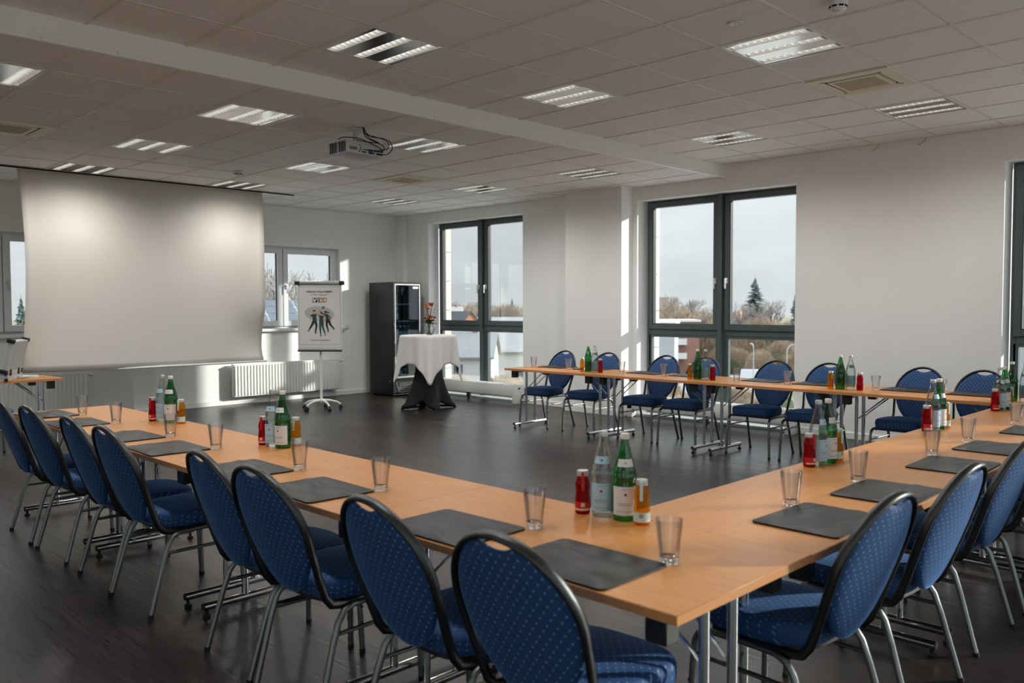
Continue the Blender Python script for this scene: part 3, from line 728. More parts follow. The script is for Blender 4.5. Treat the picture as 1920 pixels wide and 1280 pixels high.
# ------------------------------------------------------------------ chairs  (local +Y = the way the sitter faces)
def superell(hw, y0, y1, n, N_=40, taper=0.0):
    out = []; cy, hy = (y0 + y1) / 2, (y1 - y0) / 2
    for k in range(N_):
        a = 2 * pi * k / N_; c, s_ = cos(a), sin(a)
        x = hw * (abs(c) ** (2 / n)) * (1 if c > 0 else -1); y = hy * (abs(s_) ** (2 / n)) * (1 if s_ > 0 else -1)
        x *= 1 + taper * (y / hy)
        out.append((x, cy + y))
    return out
def pillow(mb, outl, layers, m=0):
    n = len(outl); cx = sum(p[0] for p in outl) / n; cy = sum(p[1] for p in outl) / n; vs = []; fs = []
    for z, s in layers: vs += [(cx + (x - cx) * s, cy + (y - cy) * s, z) for x, y in outl]
    for i in range(len(layers) - 1):
        for j in range(n):
            j2 = (j + 1) % n; fs.append((i * n + j, i * n + j2, (i + 1) * n + j2, (i + 1) * n + j))
    vs.append((cx, cy, layers[0][0])); vs.append((cx, cy, layers[-1][0] + .002)); a, b = len(vs) - 2, len(vs) - 1; L = len(layers) - 1
    for j in range(n):
        j2 = (j + 1) % n; fs.append((a, j2, j)); fs.append((b, L * n + j, L * n + j2))
    mb.add(vs, fs, m)

def back_y(z): return -.205 - (z - .43) * .34
def make_chair():
    t = thing('banquet_chair', 'chair', 'chair')
    sm = MB(); pillow(sm, superell(.213, -.185, .235, 3.2, taper=.05), [(.396, .93), (.402, .985), (.415, 1.0), (.436, 1.003)] + [(.448 + .026 * sin(radians(q)), 1 - .13 * (1 - cos(radians(q)))) for q in range(0, 91, 10)] + [(.4770, .78), (.4795, .65), (.4815, .5), (.4830, .33), (.4838, .15)])
    sm.build('seat', 'navy_fabric_seat', t, 60)
    sb = MB(); pillow(sb, superell(.205, -.18, .225, 3.2, taper=.05), [(.384, .97), (.398, .97)]); sb.build('seat_pan', 'black_plastic', t)
    # padded oval back with a hand hole below the top tube
    zc = .680; bt = .2135; bb_ = .268; hw = .2045; NN = 96; out = []
    for k in range(NN):
        a = 2 * pi * k / NN; c, s_ = cos(a), sin(a)
        u = hw * c; z = zc + (bt * s_ if s_ > 0 else bb_ * s_)
        if s_ < 0: u *= 1 - .10 * (-s_) ** 2
        if s_ > .6 and abs(u) < .064: z = min(z, .8825 - .019 * (1 - (u / .064) ** 2))
        out.append((u, z))
    cen = (0, .655); bk = MB(); rings = [(.0, .0), (.35, .0), (.72, .002), (.9, .006), (.975, .012), (1.0, .019), (.992, .026), (.95, .032), (.8, .036), (.4, .038), (0, .038)]
    vs = []; fs = []
    for s_, d in rings[1:-1]:
        for u, z in out:
            uu, zz = cen[0] + (u - cen[0]) * s_, cen[1] + (z - cen[1]) * s_
            vs.append((uu, back_y(zz) - .017 + d - .022 * (1 - (uu / .21) ** 2), zz))
    nr = len(rings) - 2
    for i in range(nr - 1):
        for j in range(NN):
            j2 = (j + 1) % NN; fs.append((i * NN + j, (i + 1) * NN + j, (i + 1) * NN + j2, i * NN + j2))
    a = len(vs); vs.append((0, back_y(cen[1]) - .017 - .022, cen[1])); vs.append((0, back_y(cen[1]) - .017 + .038 - .022, cen[1]))
    for j in range(NN):
        j2 = (j + 1) % NN; fs.append((a, j, j2)); fs.append((a + 1, (nr - 1) * NN + j2, (nr - 1) * NN + j))
    bk.add(vs, fs); bk.build('backrest', 'navy_fabric_back', t, 60)
    # back frame: one tube, seat rail -> up the sides -> over the top
    pts = [(.196, .15, .383), (.197, -.02, .383), (.197, -.13, .384), (.197, -.175, .394), (.197, -.200, .425), (.199, back_y(.49), .49), (.206, back_y(.56), .56)]
    for k in range(0, 17):
        a = pi / 2 * k / 16; u = .2165 * cos(a); z = .676 + .226 * sin(a); pts.append((u, back_y(z) - .020 * (1 - (u / .22) ** 2), z))
    path = pts + [(-x, y, z) for x, y, z in reversed(pts[:-1])]
    MB().tube(path, .0165, 12, flat=.60).build('back_frame', 'chair_frame_dark', t, 60)
    for s in (-1, 1):
        fl_ = [(s * .232, .222, 0), (s * .222, .214, .25), (s * .218, .209, .335), (s * .217, .195, .366), (s * .216, .16, .381), (s * .215, .02, .384)]
        lg = MB().tube(fl_, .0125, 8).build('leg', 'chair_frame', t, 60)
        MB().cyl((s * .232, .222, 0), (s * .2315, .2217, .016), .0135, n=10).build('foot_cap', 'black_rubber', lg)
        rl = [(s * .235, -.262, 0), (s * .223, -.19, .25), (s * .219, -.162, .33), (s * .217, -.135, .366), (s * .216, -.095, .382), (s * .215, .02, .384)]
        lg = MB().tube(rl, .0125, 8).build('leg', 'chair_frame', t, 60)
        MB().cyl((s * .235, -.262, 0), (s * .2345, -.2595, .016), .0135, n=10).build('foot_cap', 'black_rubber', lg)
        MB().tube([(s * .221, .212, .29), (s * .221, -.175, .29)], .0085, 8).build('stretcher', 'chair_frame', t, 60)
        for zz in (.13, .20): MB().cyl((s * .236, .216, zz), (s * .243, .216, zz), .006, n=7).build('stacking_pad', 'black_rubber', t)
    for y in (.12, -.10): MB().tube([(-.2, y, .376), (.2, y, .376)], .009, 8).build('cross_bar', 'chair_frame', t, 60)
    return t
mkc = Maker(make_chair())
ordn = ('first', 'second', 'third', 'fourth', 'fifth', 'sixth', 'seventh', 'eighth')
CL = [(1.835, 1.53, 3), (1.845, 2.065, -2), (1.85, 2.80, 2), (1.86, 3.205, -3), (1.85, 4.24, 1), (1.855, 4.73, -1), (1.85, 5.44, 2), (1.85, 6.02, -2)]
for k, (x, y, a) in enumerate(CL):
    mkc((x, y, 0), -pi / 2 + radians(a), 'blue dotted banquet chair at the left table row, %s from the near end' % ordn[k], 'chairs along the left table row')
CR = [(2.66, 1.34, -4), (3.325, 1.325, -3), (4.09, 1.335, -2), (4.74, 1.33, 2), (5.45, 1.33, 0), (6.15, 1.33, 1), (6.86, 1.33, 0), (7.5, 1.33, -1)]
for k, (x, y, a) in enumerate(CR):
    mkc((x, y, 0), radians(a), 'blue dotted banquet chair at the right table row, %s from the near corner' % ordn[k], 'chairs along the right table row')
CB = [(7.66, 7.03, 0), (7.68, 6.345, 2), (7.67, 5.52, -1), (7.66, 4.985, 1), (7.67, 4.165, 0), (7.67, 3.60, 2), (7.68, 2.76, -2), (7.67, 2.235, 1)]
for k, (x, y, a) in enumerate(CB):
    mkc((x, y, 0), pi / 2 + radians(a), 'dark blue banquet chair at the window side of the back row, %s from the left' % ordn[k], 'chairs along the back table row')
mkc((2.2, 9.45, 0), -pi / 2, 'blue banquet chair at the presenter table near the left picture edge')

# ------------------------------------------------------------------ tableware
def make_tumbler():
    t = thing('drinking_glass', 'glass', 'glass')
    n = 18
    MB().lathe([(.0285, .001), (.0292, .02), (.032, .05), (.0365, .09), (.0405, .130)], n, capb=False, capt=False).lathe([(.0388, .130), (.0348, .09), (.0302, .05), (.0272, .024)], n, capb=False, capt=False).lathe([(.0405, .130), (.0388, .130)], n, capb=False, capt=False).build('glass_wall', 'tumbler_glass', t, 60)
    MB().lathe([(.0280, .0), (.0285, .004), (.0285, .018), (.0262, .021), (.012, .017)], n).build('glass_base', 'solid_glass', t, 60)
    return t
mkg = Maker(make_tumbler())
def make_folder(crease):
    t = MB()
    L2, W2, r = .20, .155, .022; out = []
    for cx, cy, a0 in ((L2 - r, W2 - r, 0), (-L2 + r, W2 - r, 90), (-L2 + r, -W2 + r, 180), (L2 - r, -W2 + r, 270)):
        for k in range(5):
            a = radians(a0 + k * 22.5); out.append((cx + r * cos(a), cy + r * sin(a)))
    t.prism(out, .0005, .005)
    # upper cover, slightly domed and wavy
    nx_, ny_ = 36, 30; vs = []; fs = []
    for j in range(ny_ + 1):
        for i in range(nx_ + 1):
            u, v = -1 + 2 * i / nx_, -1 + 2 * j / ny_
            x, y = u * L2, v * W2
            # round the corners
            qx, qy = max(0, abs(x) - (L2 - r)), max(0, abs(y) - (W2 - r)); d = sqrt(qx * qx + qy * qy)
            if d > r: k_ = r / d; x = (L2 - r + qx * k_) * (1 if x > 0 else -1) if qx > 0 else x; y = (W2 - r + qy * k_) * (1 if y > 0 else -1) if qy > 0 else y
            e = (1 - abs(u) ** 8) * (1 - abs(v) ** 8)
            z = .0062 + e * (.0052 + .0022 * sin(3.1 * u + 5 * v) + .0018 * sin(7 * v - 2.3 * u + 1)) + .0060 * e * math.exp(-((v + .25 + .15 * u) / .10) ** 2) * (.5 + .5 * u)
            if crease: z += .0045 * e * max(0, sin(9.5 * (v * .85 + u * .42 + .06 * sin(4 * u)))) ** 3 * (.45 + .55 * sin(1.6 * u + .8))
            vs.append((x, y, z))
    o = len(vs)
    fs = [(j * (nx_ + 1) + i, j * (nx_ + 1) + i + 1, (j + 1) * (nx_ + 1) + i + 1, (j + 1) * (nx_ + 1) + i) for j in range(ny_) for i in range(nx_)]
    ring = [(0, i) for i in range(nx_)] + [(j, nx_) for j in range(ny_)] + [(ny_, i) for i in range(nx_, 0, -1)] + [(j, 0) for j in range(ny_, 0, -1)]
    for j, i in ring: p = vs[j * (nx_ + 1) + i]; vs.append((p[0], p[1], .0045))
    R_ = len(ring)
    for k in range(R_):
        a = ring[k][0] * (nx_ + 1) + ring[k][1]; b = ring[(k + 1) % R_][0] * (nx_ + 1) + ring[(k + 1) % R_][1]
        fs.append((a, o + k, o + (k + 1) % R_, b))
    t.add(vs, fs)
    ob = t.build('leather_folder', 'leather', smooth=55); return tag(ob, 'f', 'folder')
mkf_a, mkf_b = Maker(make_folder(1)), Maker(make_folder(0))
_fc = [0]
def mkf(*a):
    _fc[0] += 1; return (mkf_b if _fc[0] % 3 == 1 else mkf_a)(*a)

def arc_label(b, r0, r1, z0, z1, a0, a1, m, n=14):
    b.lathe([(r0, z0), (r1, z1)], n, m, a0=radians(a0), a1=radians(a1))
def make_water(green):
    t = thing('water_bottle', 'b', 'bottle')
    gm = 'bottle_green' if green else 'bottle_clear'
    prof = [(.0385, 0), (.0412, .006), (.0415, .128), (.0402, .134), (.0402, .140), (.0428, .146), (.0432, .153), (.0425, .160), (.0400, .166), (.0405, .171), (.0385, .180), (.031, .208), (.0225, .238), (.0165, .262), (.0138, .276), (.0135, .288)]
    MB().lathe(prof, 20, capt=False).build('bottle_glass', gm, t, 60)
    if green: MB().lathe([(.0375, .012), (.0388, .016), (.0388, .130), (.0372, .180), (.034, .19)], 18).build('water', 'water_fill', t, 60)
    else: MB().lathe([(.037, .012), (.0385, .016), (.0385, .130), (.0372, .180), (.026, .22)], 18).build('water', 'water_fill', t, 60)
    MB().lathe([(.0155, .284), (.0158, .288), (.0158, .301), (.0145, .3035)], 16).build('cap', 'cap_white' if green else 'cap_silver', t)
    lb = MB(); lm = ['label_white' if green else 'label_blue', 'emblem_red', 'print_grey']
    arc_label(lb, .0419, .0419, .022, .122, -72, 72, 0); l = lb.build('body_label', lm[0], t)
    nk = MB(); arc_label(nk, .0362, .0292, .1905, .2165, -50, 50, 0); nk2 = nk.build('neck_label', lm[0], t)
    MB().lathe([(.0423, .091), (.0423, .099)], 4, a0=radians(-7), a1=radians(5)).build('emblem', 'emblem_red', l)
    for z, a in ((.112, 22), (.062, 40), (.056, 34), (.034, 44)):
        MB().lathe([(.0422, z), (.0422, z + .0022)], 6, a0=radians(-a), a1=radians(a)).build('print_line', 'print_grey', l)
    MB().lathe([(.0338, .2005), (.0322, .2065)], 3, a0=radians(-7), a1=radians(7)).build('emblem', 'print_grey' if green else 'emblem_red', nk2)
    return t
def make_juice(red):
    t = thing('juice_bottle', 'b', 'bottle')
    MB().lathe([(.0245, 0), (.0275, .005), (.0285, .030), (.0282, .052), (.0252, .074), (.0256, .086), (.0270, .100), (.0258, .114), (.0220, .126), (.0195, .133), (.0195, .138)], 18, capt=False).build('bottle_glass', 'juice_red' if red else 'juice_amber', t, 60)
    MB().lathe([(.0205, .136), (.0210, .139), (.0210, .152), (.0195, .155)], 18).build('cap', 'cap_silver', t)
    lb = MB(); arc_label(lb, .0289, .0289, .012, .045, -100, 100, 0); l = lb.build('label', 'label_red' if red else 'label_mint', t)
    MB().lathe([(.0292, .014), (.0292, .021)], 12, a0=radians(-80), a1=radians(80)).build('label_band', 'label_cream' if red else 'label_white', l)
    MB().lathe([(.0292, .027), (.0292, .041)], 5, a0=radians(-14), a1=radians(14)).build('label_figure', 'label_cream' if red else 'print_grey', l)
    MB().box((.0205, -.005, .085), (.0275, .005, .153)).build('seal_strip', 'label_red' if red else 'label_mint', t, 0)
    return t
mkwg, mkwc, mkjr, mkja = Maker(make_water(True)), Maker(make_water(False)), Maker(make_juice(True)), Maker(make_juice(False))
KIND = {'red': (mkjr, 'small red juice bottle'), 'clear': (mkwc, 'clear water bottle with blue labels'), 'green': (mkwg, 'green glass water bottle'), 'amber': (mkja, 'small amber juice bottle')}
ZT = TH + .0004
def group(where, items, face, grp):
    for kind, x, y in items:
        mkr, lab = KIND[kind]
        mkr((x, y, ZT), face + radians(random.uniform(-12, 12)), '%s in the group %s' % (lab, where), grp)
fL, fR, fB = radians(-148), radians(-100), radians(0)
GL = [('at the near corner of the U', [('red', 2.335, 1.962), ('clear', 2.357, 1.885), ('green', 2.365, 1.795), ('amber', 2.352, 1.712)]),
      ('in the middle of the left row', [('red', 2.29, 4.18), ('clear', 2.305, 4.105), ('green', 2.31, 4.012), ('amber', 2.392, 4.02)]),
      ('far along the left row', [('red', 2.265, 5.58), ('clear', 2.30, 5.51), ('green', 2.31, 5.405), ('amber', 2.342, 5.33)])]
for w, it in GL: group(w, it, fL, 'bottle groups on the left row')
GR = [('nearest on the right row', 3.745), ('second along the right row', 5.27), ('far along the right row', 6.62)]
for w, x in GR: group(w, [('red', x, 1.775), ('clear', x + .075, 1.768), ('green', x + .165, 1.762), ('amber', x + .245, 1.75)], fR, 'bottle groups on the right row')
GB = [('at the left of the back row', 6.20), ('before the middle window, back row', 4.765), ('right of the middle window, back row', 3.29), ('at the back row right end', 1.93)]
for w, y in GB: group(w, [('amber', 7.40, y + .025), ('green', 7.405, y - .06), ('clear', 7.41, y - .15), ('red', 7.405, y - .235)], fB, 'bottle groups on the back row')

gl = [1.395, 1.945, 2.79, 3.42, 4.245, 4.83, 5.67, 6.28]
fo = [1.575, 2.14, 2.985, 3.60, 4.43, 5.00, 5.83, 6.42]
for k in range(8):
    mkg((2.055 + random.uniform(-.01, .01), gl[k], ZT), 0, 'clear tumbler on the left row, %s from the near corner' % ordn[k], 'tumblers on the left row')
    mkf((1.868, fo[k], ZT), pi / 2 + radians(random.uniform(-2, 2)) + (pi if k % 3 == 1 else 0), 'black leather folder on the left row, %s from the near corner' % ordn[k], 'folders on the left row')
gr = [2.965, 3.57, 4.46, 5.02, 5.95, 6.50, 7.10, 7.6]; fr_ = [2.83, 3.43, 4.22, 4.88, 5.68, 6.28, 6.95, 7.45]
for k in range(8):
    if k < 7: mkg((gr[k], 1.475, ZT), 0, 'clear tumbler on the right row, %s from the near corner' % ordn[k], 'tumblers on the right row')
    mkf((fr_[k], 1.300, ZT), radians(random.uniform(-2, 2)) + (pi if k % 3 == 2 else 0), 'black leather folder on the right row, %s from the near corner' % ordn[k], 'folders on the right row')
gb = [7.07, 6.51, 5.73, 5.17, 4.31, 3.775, 2.95, 2.41]
for k in range(8):
    mkg((7.49, gb[k], ZT), 0, 'clear tumbler on the back row, %s from the left' % ordn[k], 'tumblers on the back row')
    mkf((7.69, gb[k] - .21, ZT), pi / 2 + radians(random.uniform(-2, 2)), 'black leather folder on the back row, %s from the left' % ordn[k], 'folders on the back row')

# ------------------------------------------------------------------ flip chart with the welcome poster (local -Y = front)
t = thing('flip_chart', 'rolling flip chart with a printed welcome poster and five castors', 'flip chart', (6.60, 10.40, 0), radians(-45.2))
bw, bz0, bz1 = .313, .845, 1.80
bd = MB().rbox((-bw, -.012, bz0), (bw, .012, bz1), .004).build('board', 'white_plastic', t)
MB().rbox((-bw - .006, -.03, bz1 - .02), (bw + .006, .02, bz1 + .035), .006).build('clamp_bar', 'brushed_alu', t)
for s in (-1, 1): MB().rbox((s * bw - .035, -.033, bz1 - .024), (s * bw + .035, .022, bz1 + .03), .005).build('clamp_end', 'black_plastic', t)
MB().rbox((-bw, -.055, bz0 - .012), (bw, -.004, bz0 + .004), .004).build('pen_tray', 'black_plastic', t)
MB().rbox((-bw, -.028, bz0 + .004), (bw, -.008, bz0 + .028), .004).build('tray_lip', 'brushed_alu', t)
MB().cyl((0, .03, .13), (0, .03, 1.2), .019, n=14).build('pole', 'white_metal', t)
MB().rbox((-.05, .006, .95), (.05, .05, 1.2), .006).build('pole_bracket', 'black_plastic', t)
MB().cyl((0, .03, .105), (0, .03, .16), .034, .026, n=16).build('hub', 'white_metal', t)
for k in range(5):
    a = radians(18 + 72 * k); dx, dy = cos(a), sin(a)
    arm = MB().tube([(dx * .02, .03 + dy * .02, .135), (dx * .12, .03 + dy * .12, .130), (dx * .22, .03 + dy * .22, .105), (dx * .27, .03 + dy * .27, .07)], [.019, .017, .015, .013], 8).build('base_arm', 'white_metal', t)
    cx, cy = dx * .27, .03 + dy * .27
    MB().cyl((cx, cy, .05), (cx, cy, .075), .012, n=8).cyl((cx - .022 * dy, cy + .022 * dx, .029), (cx - .006 * dy, cy + .006 * dx, .029), .029, n=12).cyl((cx + .006 * dy, cy - .006 * dx, .029), (cx + .022 * dy, cy - .022 * dx, .029), .029, n=12).build('castor', 'black_plastic', arm)
# poster sheet, 0.60 x 0.87; print lies on its face
pw, pz0, pz1 = .306, .885, 1.765
po = MB().rbox((-pw, -.0155, pz0), (pw, -.0125, pz1), .001, seg=1).build('poster', 'paper', t)
bl = .0022
pb = MB(); yb = -.0165
for a, b_ in (((-.295, .934), (-.295 + bl, 1.750)), ((.295 - bl, .934), (.295, 1.750)), ((-.295, 1.750 - bl), (.295, 1.750)), ((-.295, .934), (.295, .934 + bl))):
    pb.box((a[0], yb, a[1]), (b_[0], yb + .0012, b_[1]))
pb.build('poster_border', 'print_black', po, 0)
SX = .590 / 1325.0            # metres per pixel of the sheet, origin at its top centre
def P(px, py): return ((px - 788 - (py - 240) * .034) * SX, 1.750 - (py - 240) * SX)
_lay = [0]
def flat(name, mat, poly):
    _lay[0] += 1; y = -.0163 - .00006 * _lay[0]
    b = MB(); n = len(poly)
    b.add([(x, y, z) for x, z in poly] + [(x, y + .0004, z) for x, z in poly], [tuple(range(n)), tuple(reversed(range(n, 2 * n)))] + [(i, n + i, n + (i + 1) % n, (i + 1) % n) for i in range(n)])
    return b.build(name, mat, po, 0)
def ell(cx, cy, rx, ry, n=28, rot=0): return [P(cx + rx * cos(2 * pi * k / n) * cos(rot) - ry * sin(2 * pi * k / n) * sin(rot), cy + rx * cos(2 * pi * k / n) * sin(rot) + ry * sin(2 * pi * k / n) * cos(rot)) for k in range(n)]
def limb(pts, ws):
    L_, R_ = [], []
    for i, (x, y) in enumerate(pts):
        a = pts[max(0, i - 1)]; b = pts[min(len(pts) - 1, i + 1)]; dx, dy = b[0] - a[0], b[1] - a[1]; d = sqrt(dx * dx + dy * dy); nx_, ny_ = -dy / d, dx / d
        L_.append(P(x + nx_ * ws[i], y + ny_ * ws[i])); R_.append(P(x - nx_ * ws[i], y - ny_ * ws[i]))
    return L_ + R_[::-1]
def text(body, cx, cy, size, mat, shear=0.0, name='lettering', bold=0.0, sx=1.0):
    cu = bpy.data.curves.new('t', 'FONT'); cu.body = body; cu.size = size; cu.align_x = 'CENTER'; cu.align_y = 'CENTER'; cu.shear = shear; cu.offset = bold; cu.extrude = .0003
    ob = bpy.data.objects.new('t', cu); C.objects.link(ob); dg = bpy.context.evaluated_depsgraph_get()
    me = bpy.data.meshes.new_from_object(ob.evaluated_get(dg)); bpy.data.objects.remove(ob); bpy.data.curves.remove(cu)
    me.materials.clear(); me.materials.append(M[mat])
    _lay[0] += 1
    o = bpy.data.objects.new(name, me); C.objects.link(o); o.parent = po
    x, z = P(cx, cy); o.location = (x, -.0168 - .00006 * _lay[0], z); o.rotation_euler = (pi / 2, 0, 0); o.scale = (sx, 1, 1); return o
text('HERZLICH WILLKOMMEN', 790, 398, .0345, 'print_black', bold=.0010, sx=.93)
text('zu Ihrer Tagung im', 790, 490, .0330, 'print_black')
# word mark in a dark box
flat('logo_box', 'print_black', [P(575, 590), P(800, 590), P(800, 735), P(575, 735)])
flat('logo_box', 'print_dark_ochre', [P(798, 590), P(1025, 590), P(1025, 735), P(798, 735)])
flat('logo_letter', 'paper', [P(590, 608), P(632, 608), P(640, 672), P(690, 608), P(732, 608), P(655, 718), P(605, 718)])
flat('logo_letter', 'paper', [P(738, 608), P(772, 608), P(772, 718), P(738, 718)])
flat('logo_letter', 'label_cream', [P(806, 608), P(846, 608), P(850, 672), P(890, 608), P(926, 608), P(862, 718), P(818, 718)])
flat('logo_letter', 'label_cream', [P(890, 718), P(960, 608), P(1005, 608), P(1010, 718), P(972, 718), P(970, 694), P(935, 694), P(922, 718)])
flat('logo_hole', 'print_dark_ochre', [P(945, 672), P(968, 638), P(969, 672)])
flat('logo_line', 'print_grey', [P(735, 755), P(865, 755), P(865, 764), P(735, 764)])
# oval and three people meeting hands; sheet pixel scale as above (second crop maps 1506 px -> 100 px, first 1680 -> 105)
def Q(px, py): return (px / 15.06 + 5) * 16 , (py / 15.06 + 60) * 16      # crop 2 -> crop 1 pixels
def QL(l): return [Q(*p) for p in l]
ox, oy = Q(680, 60)
flat('poster_oval', 'print_pale', ell(ox + 5, oy + 70, 475, 235, 40, .10))
flat('ball', 'print_green', ell(928, 902, 46, 46, 20)); flat('ball_patch', 'label_mint', ell(930, 905, 17, 14, 12))
k1 = 16 / 15.06
def LQ(pts, ws): return limb(QL(pts), [w * k1 for w in ws])
# left figure
flat('figure_arm', 'print_skin', LQ([(440, 190), (418, 270), (425, 350)], [24, 18, 12]))
flat('figure_arm', 'print_skin', LQ([(600, 140), (650, 100), (662, 35)], [18, 18, 12]))
flat('figure_leg', 'print_brown', LQ([(520, 350), (470, 470), (385, 610)], [44, 34, 20])); flat('figure_leg', 'print_black', LQ([(520, 350), (470, 470), (390, 605)], [42, 33, 20]))
flat('figure_leg', 'print_black', LQ([(570, 350), (610, 480), (582, 680)], [42, 32, 20]))
flat('figure_shoe', 'print_black', [P(*Q(x, y)) for x, y in ((350, 622), (372, 615), (412, 655), (400, 665), (345, 640))]); flat('figure_shoe', 'print_black', [P(*Q(x, y)) for x, y in ((558, 690), (596, 684), (615, 715), (602, 724), (552, 708))])
flat('figure_shirt', 'print_green', [P(*Q(x, y)) for x, y in ((455, 145), (520, 132), (600, 130), (625, 128), (622, 158), (592, 170), (596, 260), (615, 335), (540, 385), (485, 350), (480, 215), (440, 215), (418, 190))])
flat('figure_neck', 'print_skin', LQ([(530, 100), (532, 140)], [16, 20])); flat('figure_head', 'print_skin', ell(*Q(525, 78), 36, 42, 18)); flat('figure_hair', 'print_black', [P(*Q(x, y)) for x, y in ((485, 65), (488, 30), (520, 12), (560, 18), (576, 45), (565, 80), (552, 52), (508, 52), (498, 80))])
# middle figure, seen from behind
flat('figure_arm', 'print_skin', LQ([(680, 170), (672, 110), (700, 30)], [18, 20, 14])); flat('figure_arm', 'print_skin', LQ([(815, 220), (845, 290), (852, 380)], [22, 18, 12]))
flat('figure_leg', 'print_teal', LQ([(722, 370), (718, 540), (738, 750)], [40, 30, 18])); flat('figure_leg', 'print_teal', LQ([(780, 370), (800, 540), (868, 720)], [40, 30, 18]))
flat('figure_shoe', 'print_black', [P(*Q(x, y)) for x, y in ((712, 785), (745, 762), (775, 768), (768, 792), (715, 800))]); flat('figure_shoe', 'print_black', [P(*Q(x, y)) for x, y in ((845, 768), (868, 738), (900, 742), (898, 760), (850, 778))])
flat('figure_shirt', 'print_charcoal', [P(*Q(x, y)) for x, y in ((655, 168), (690, 160), (740, 182), (800, 182), (835, 215), (820, 245), (800, 240), (815, 375), (690, 375), (690, 215))])
flat('figure_head', 'print_skin', ell(*Q(742, 130), 30, 32, 16)); flat('figure_hair', 'print_black', [P(*Q(x, y)) for x, y in ((712, 20), (730, 60), (790, 95), (770, 140), (735, 130), (712, 90))])
# right figure with pony tail
flat('figure_arm', 'print_brown', LQ([(900, 150), (980, 200), (1040, 295)], [22, 20, 14])); flat('figure_arm', 'print_brown', LQ([(850, 160), (800, 130), (735, 75)], [22, 18, 12]))
flat('figure_leg', 'print_black', LQ([(920, 300), (915, 480), (968, 640)], [42, 30, 16])); flat('figure_leg', 'print_black', LQ([(960, 290), (1020, 450), (1140, 580)], [40, 30, 16]))
flat('figure_shoe', 'print_black', [P(*Q(x, y)) for x, y in ((930, 665), (960, 632), (992, 650), (988, 662), (940, 676))]); flat('figure_shoe', 'print_black', [P(*Q(x, y)) for x, y in ((1112, 615), (1125, 560), (1155, 570), (1140, 600), (1120, 622))])
flat('figure_shirt', 'print_green', [P(*Q(x, y)) for x, y in ((790, 108), (850, 135), (905, 132), (965, 165), (945, 190), (985, 300), (890, 310), (870, 200), (795, 145))])
flat('figure_head', 'print_brown', ell(*Q(858, 85), 32, 40, 16)); flat('figure_hair', 'print_black', [P(*Q(x, y)) for x, y in ((830, 60), (850, 38), (900, 48), (940, 78), (975, 75), (962, 95), (988, 118), (935, 115), (900, 88), (882, 108), (872, 70), (840, 75))])
x_, y_ = Q(725, 915); text('wünscht das Tagungs-Team', x_, y_, .0245, 'print_black')

# ------------------------------------------------------------------ glass-door fridge
fx, fy, fw_, fd, fh = 8.375, 11.03, .58, .66, 1.865
t = thing('display_fridge', 'tall black glass-door drinks fridge in the corner behind the high table', 'fridge', (fx, fy, 0))
b = MB().rbox((0, .045, .02), (.035, fd, fh), .004, seg=1).rbox((fw_ - .035, .045, .02), (fw_, fd, fh), .004, seg=1).rbox((.034, fd - .03, .021), (fw_ - .034, fd - .001, fh - .001), .004, seg=1).rbox((.034, .046, fh - .07), (fw_ - .034, fd - .029, fh - .001), .004, seg=1).rbox((.034, .046, .021), (fw_ - .034, fd - .029, .27), .004, seg=1)
b.build('cabinet', 'fridge_black', t)
MB().box((.036, .07, .271), (.04, fd - .032, fh - .072)).box((fw_ - .04, .07, .271), (fw_ - .036, fd - .032, fh - .072)).box((.036, fd - .036, .271), (fw_ - .036, fd - .032, fh - .072)).box((.036, .07, .271), (fw_ - .036, fd - .032, .276)).build('lining', 'fridge_inside', t, 0)
d = MB()
for a, b_ in (((0, .27), (.032, fh)), ((fw_ - .032, .27), (fw_, fh)), ((.031, fh - .035), (fw_ - .031, fh - .0005)), ((.031, .2705), (fw_ - .031, .31))): d.rbox((a[0], 0, a[1]), (b_[0], .042, b_[1]), .003, seg=1)
door = d.build('door', 'fridge_black', t)
d = MB()
for a, b_ in (((.03, .30), (.046, fh - .03)), ((fw_ - .046, .30), (fw_ - .03, fh - .03)), ((.046, fh - .048), (fw_ - .046, fh - .03)), ((.046, .30), (fw_ - .046, .325))): d.box((a[0], -.002, a[1]), (b_[0], .03, b_[1]))
d.build('door_trim', 'brushed_alu', door, 0)
MB().box((.046, .012, .325), (fw_ - .046, .018, fh - .048)).build('door_glass', 'fridge_glass', door, 0)
MB().rbox((-.002, -.018, .92), (.022, .0, 1.2), .006).build('door_handle', 'black_plastic', door)
MB().box((fw_ - .17, .008, fh - .105), (fw_ - .055, .0125, fh - .07)).build('sticker', 'label_white', door, 0)
for z in (.62, .93, 1.22, 1.50):
    sh = MB()
    for k in range(14): sh.box((.05 + k * .036, .09, z), (.054 + k * .036, fd - .06, z + .005))
    sh.box((.045, .088, z - .002), (fw_ - .045, .096, z + .012)); sh.build('shelf', 'cap_silver', t, 0)
g_ = MB().rbox((.0, .02, .03), (fw_, .05, .265), .006, seg=1).build('grille_panel', 'fridge_black', t)
for k in range(7): MB().tube([(.12 - k * .008, .014, .215 - k * .024), (.30, .008, .208 - k * .024), (fw_ - .03, .014, .215 - k * .024)], .0045, 6).build('grille_bar', 'brushed_alu', g_)
MB().tube([(.06, .014, .23), (.075, .01, .16), (.12, .01, .07), (.2, .012, .055)], .005, 6).build('grille_bar', 'brushed_alu', g_)
MB().box((0, .004, .024), (fw_, .03, .036)).build('kick_strip', 'brushed_alu', t, 0)
for x in (.06, fw_ - .06):
    for y in (.1, fd - .06): MB().cyl((x, y, 0), (x, y, .03), .02, n=10).build('foot', 'black_rubber', t)
MB().cyl((-.006, .10, .25), (.004, .10, .25), .012, n=10).build('side_lock', 'cap_silver', t)
pos = ('upper', 'middle', 'lower')
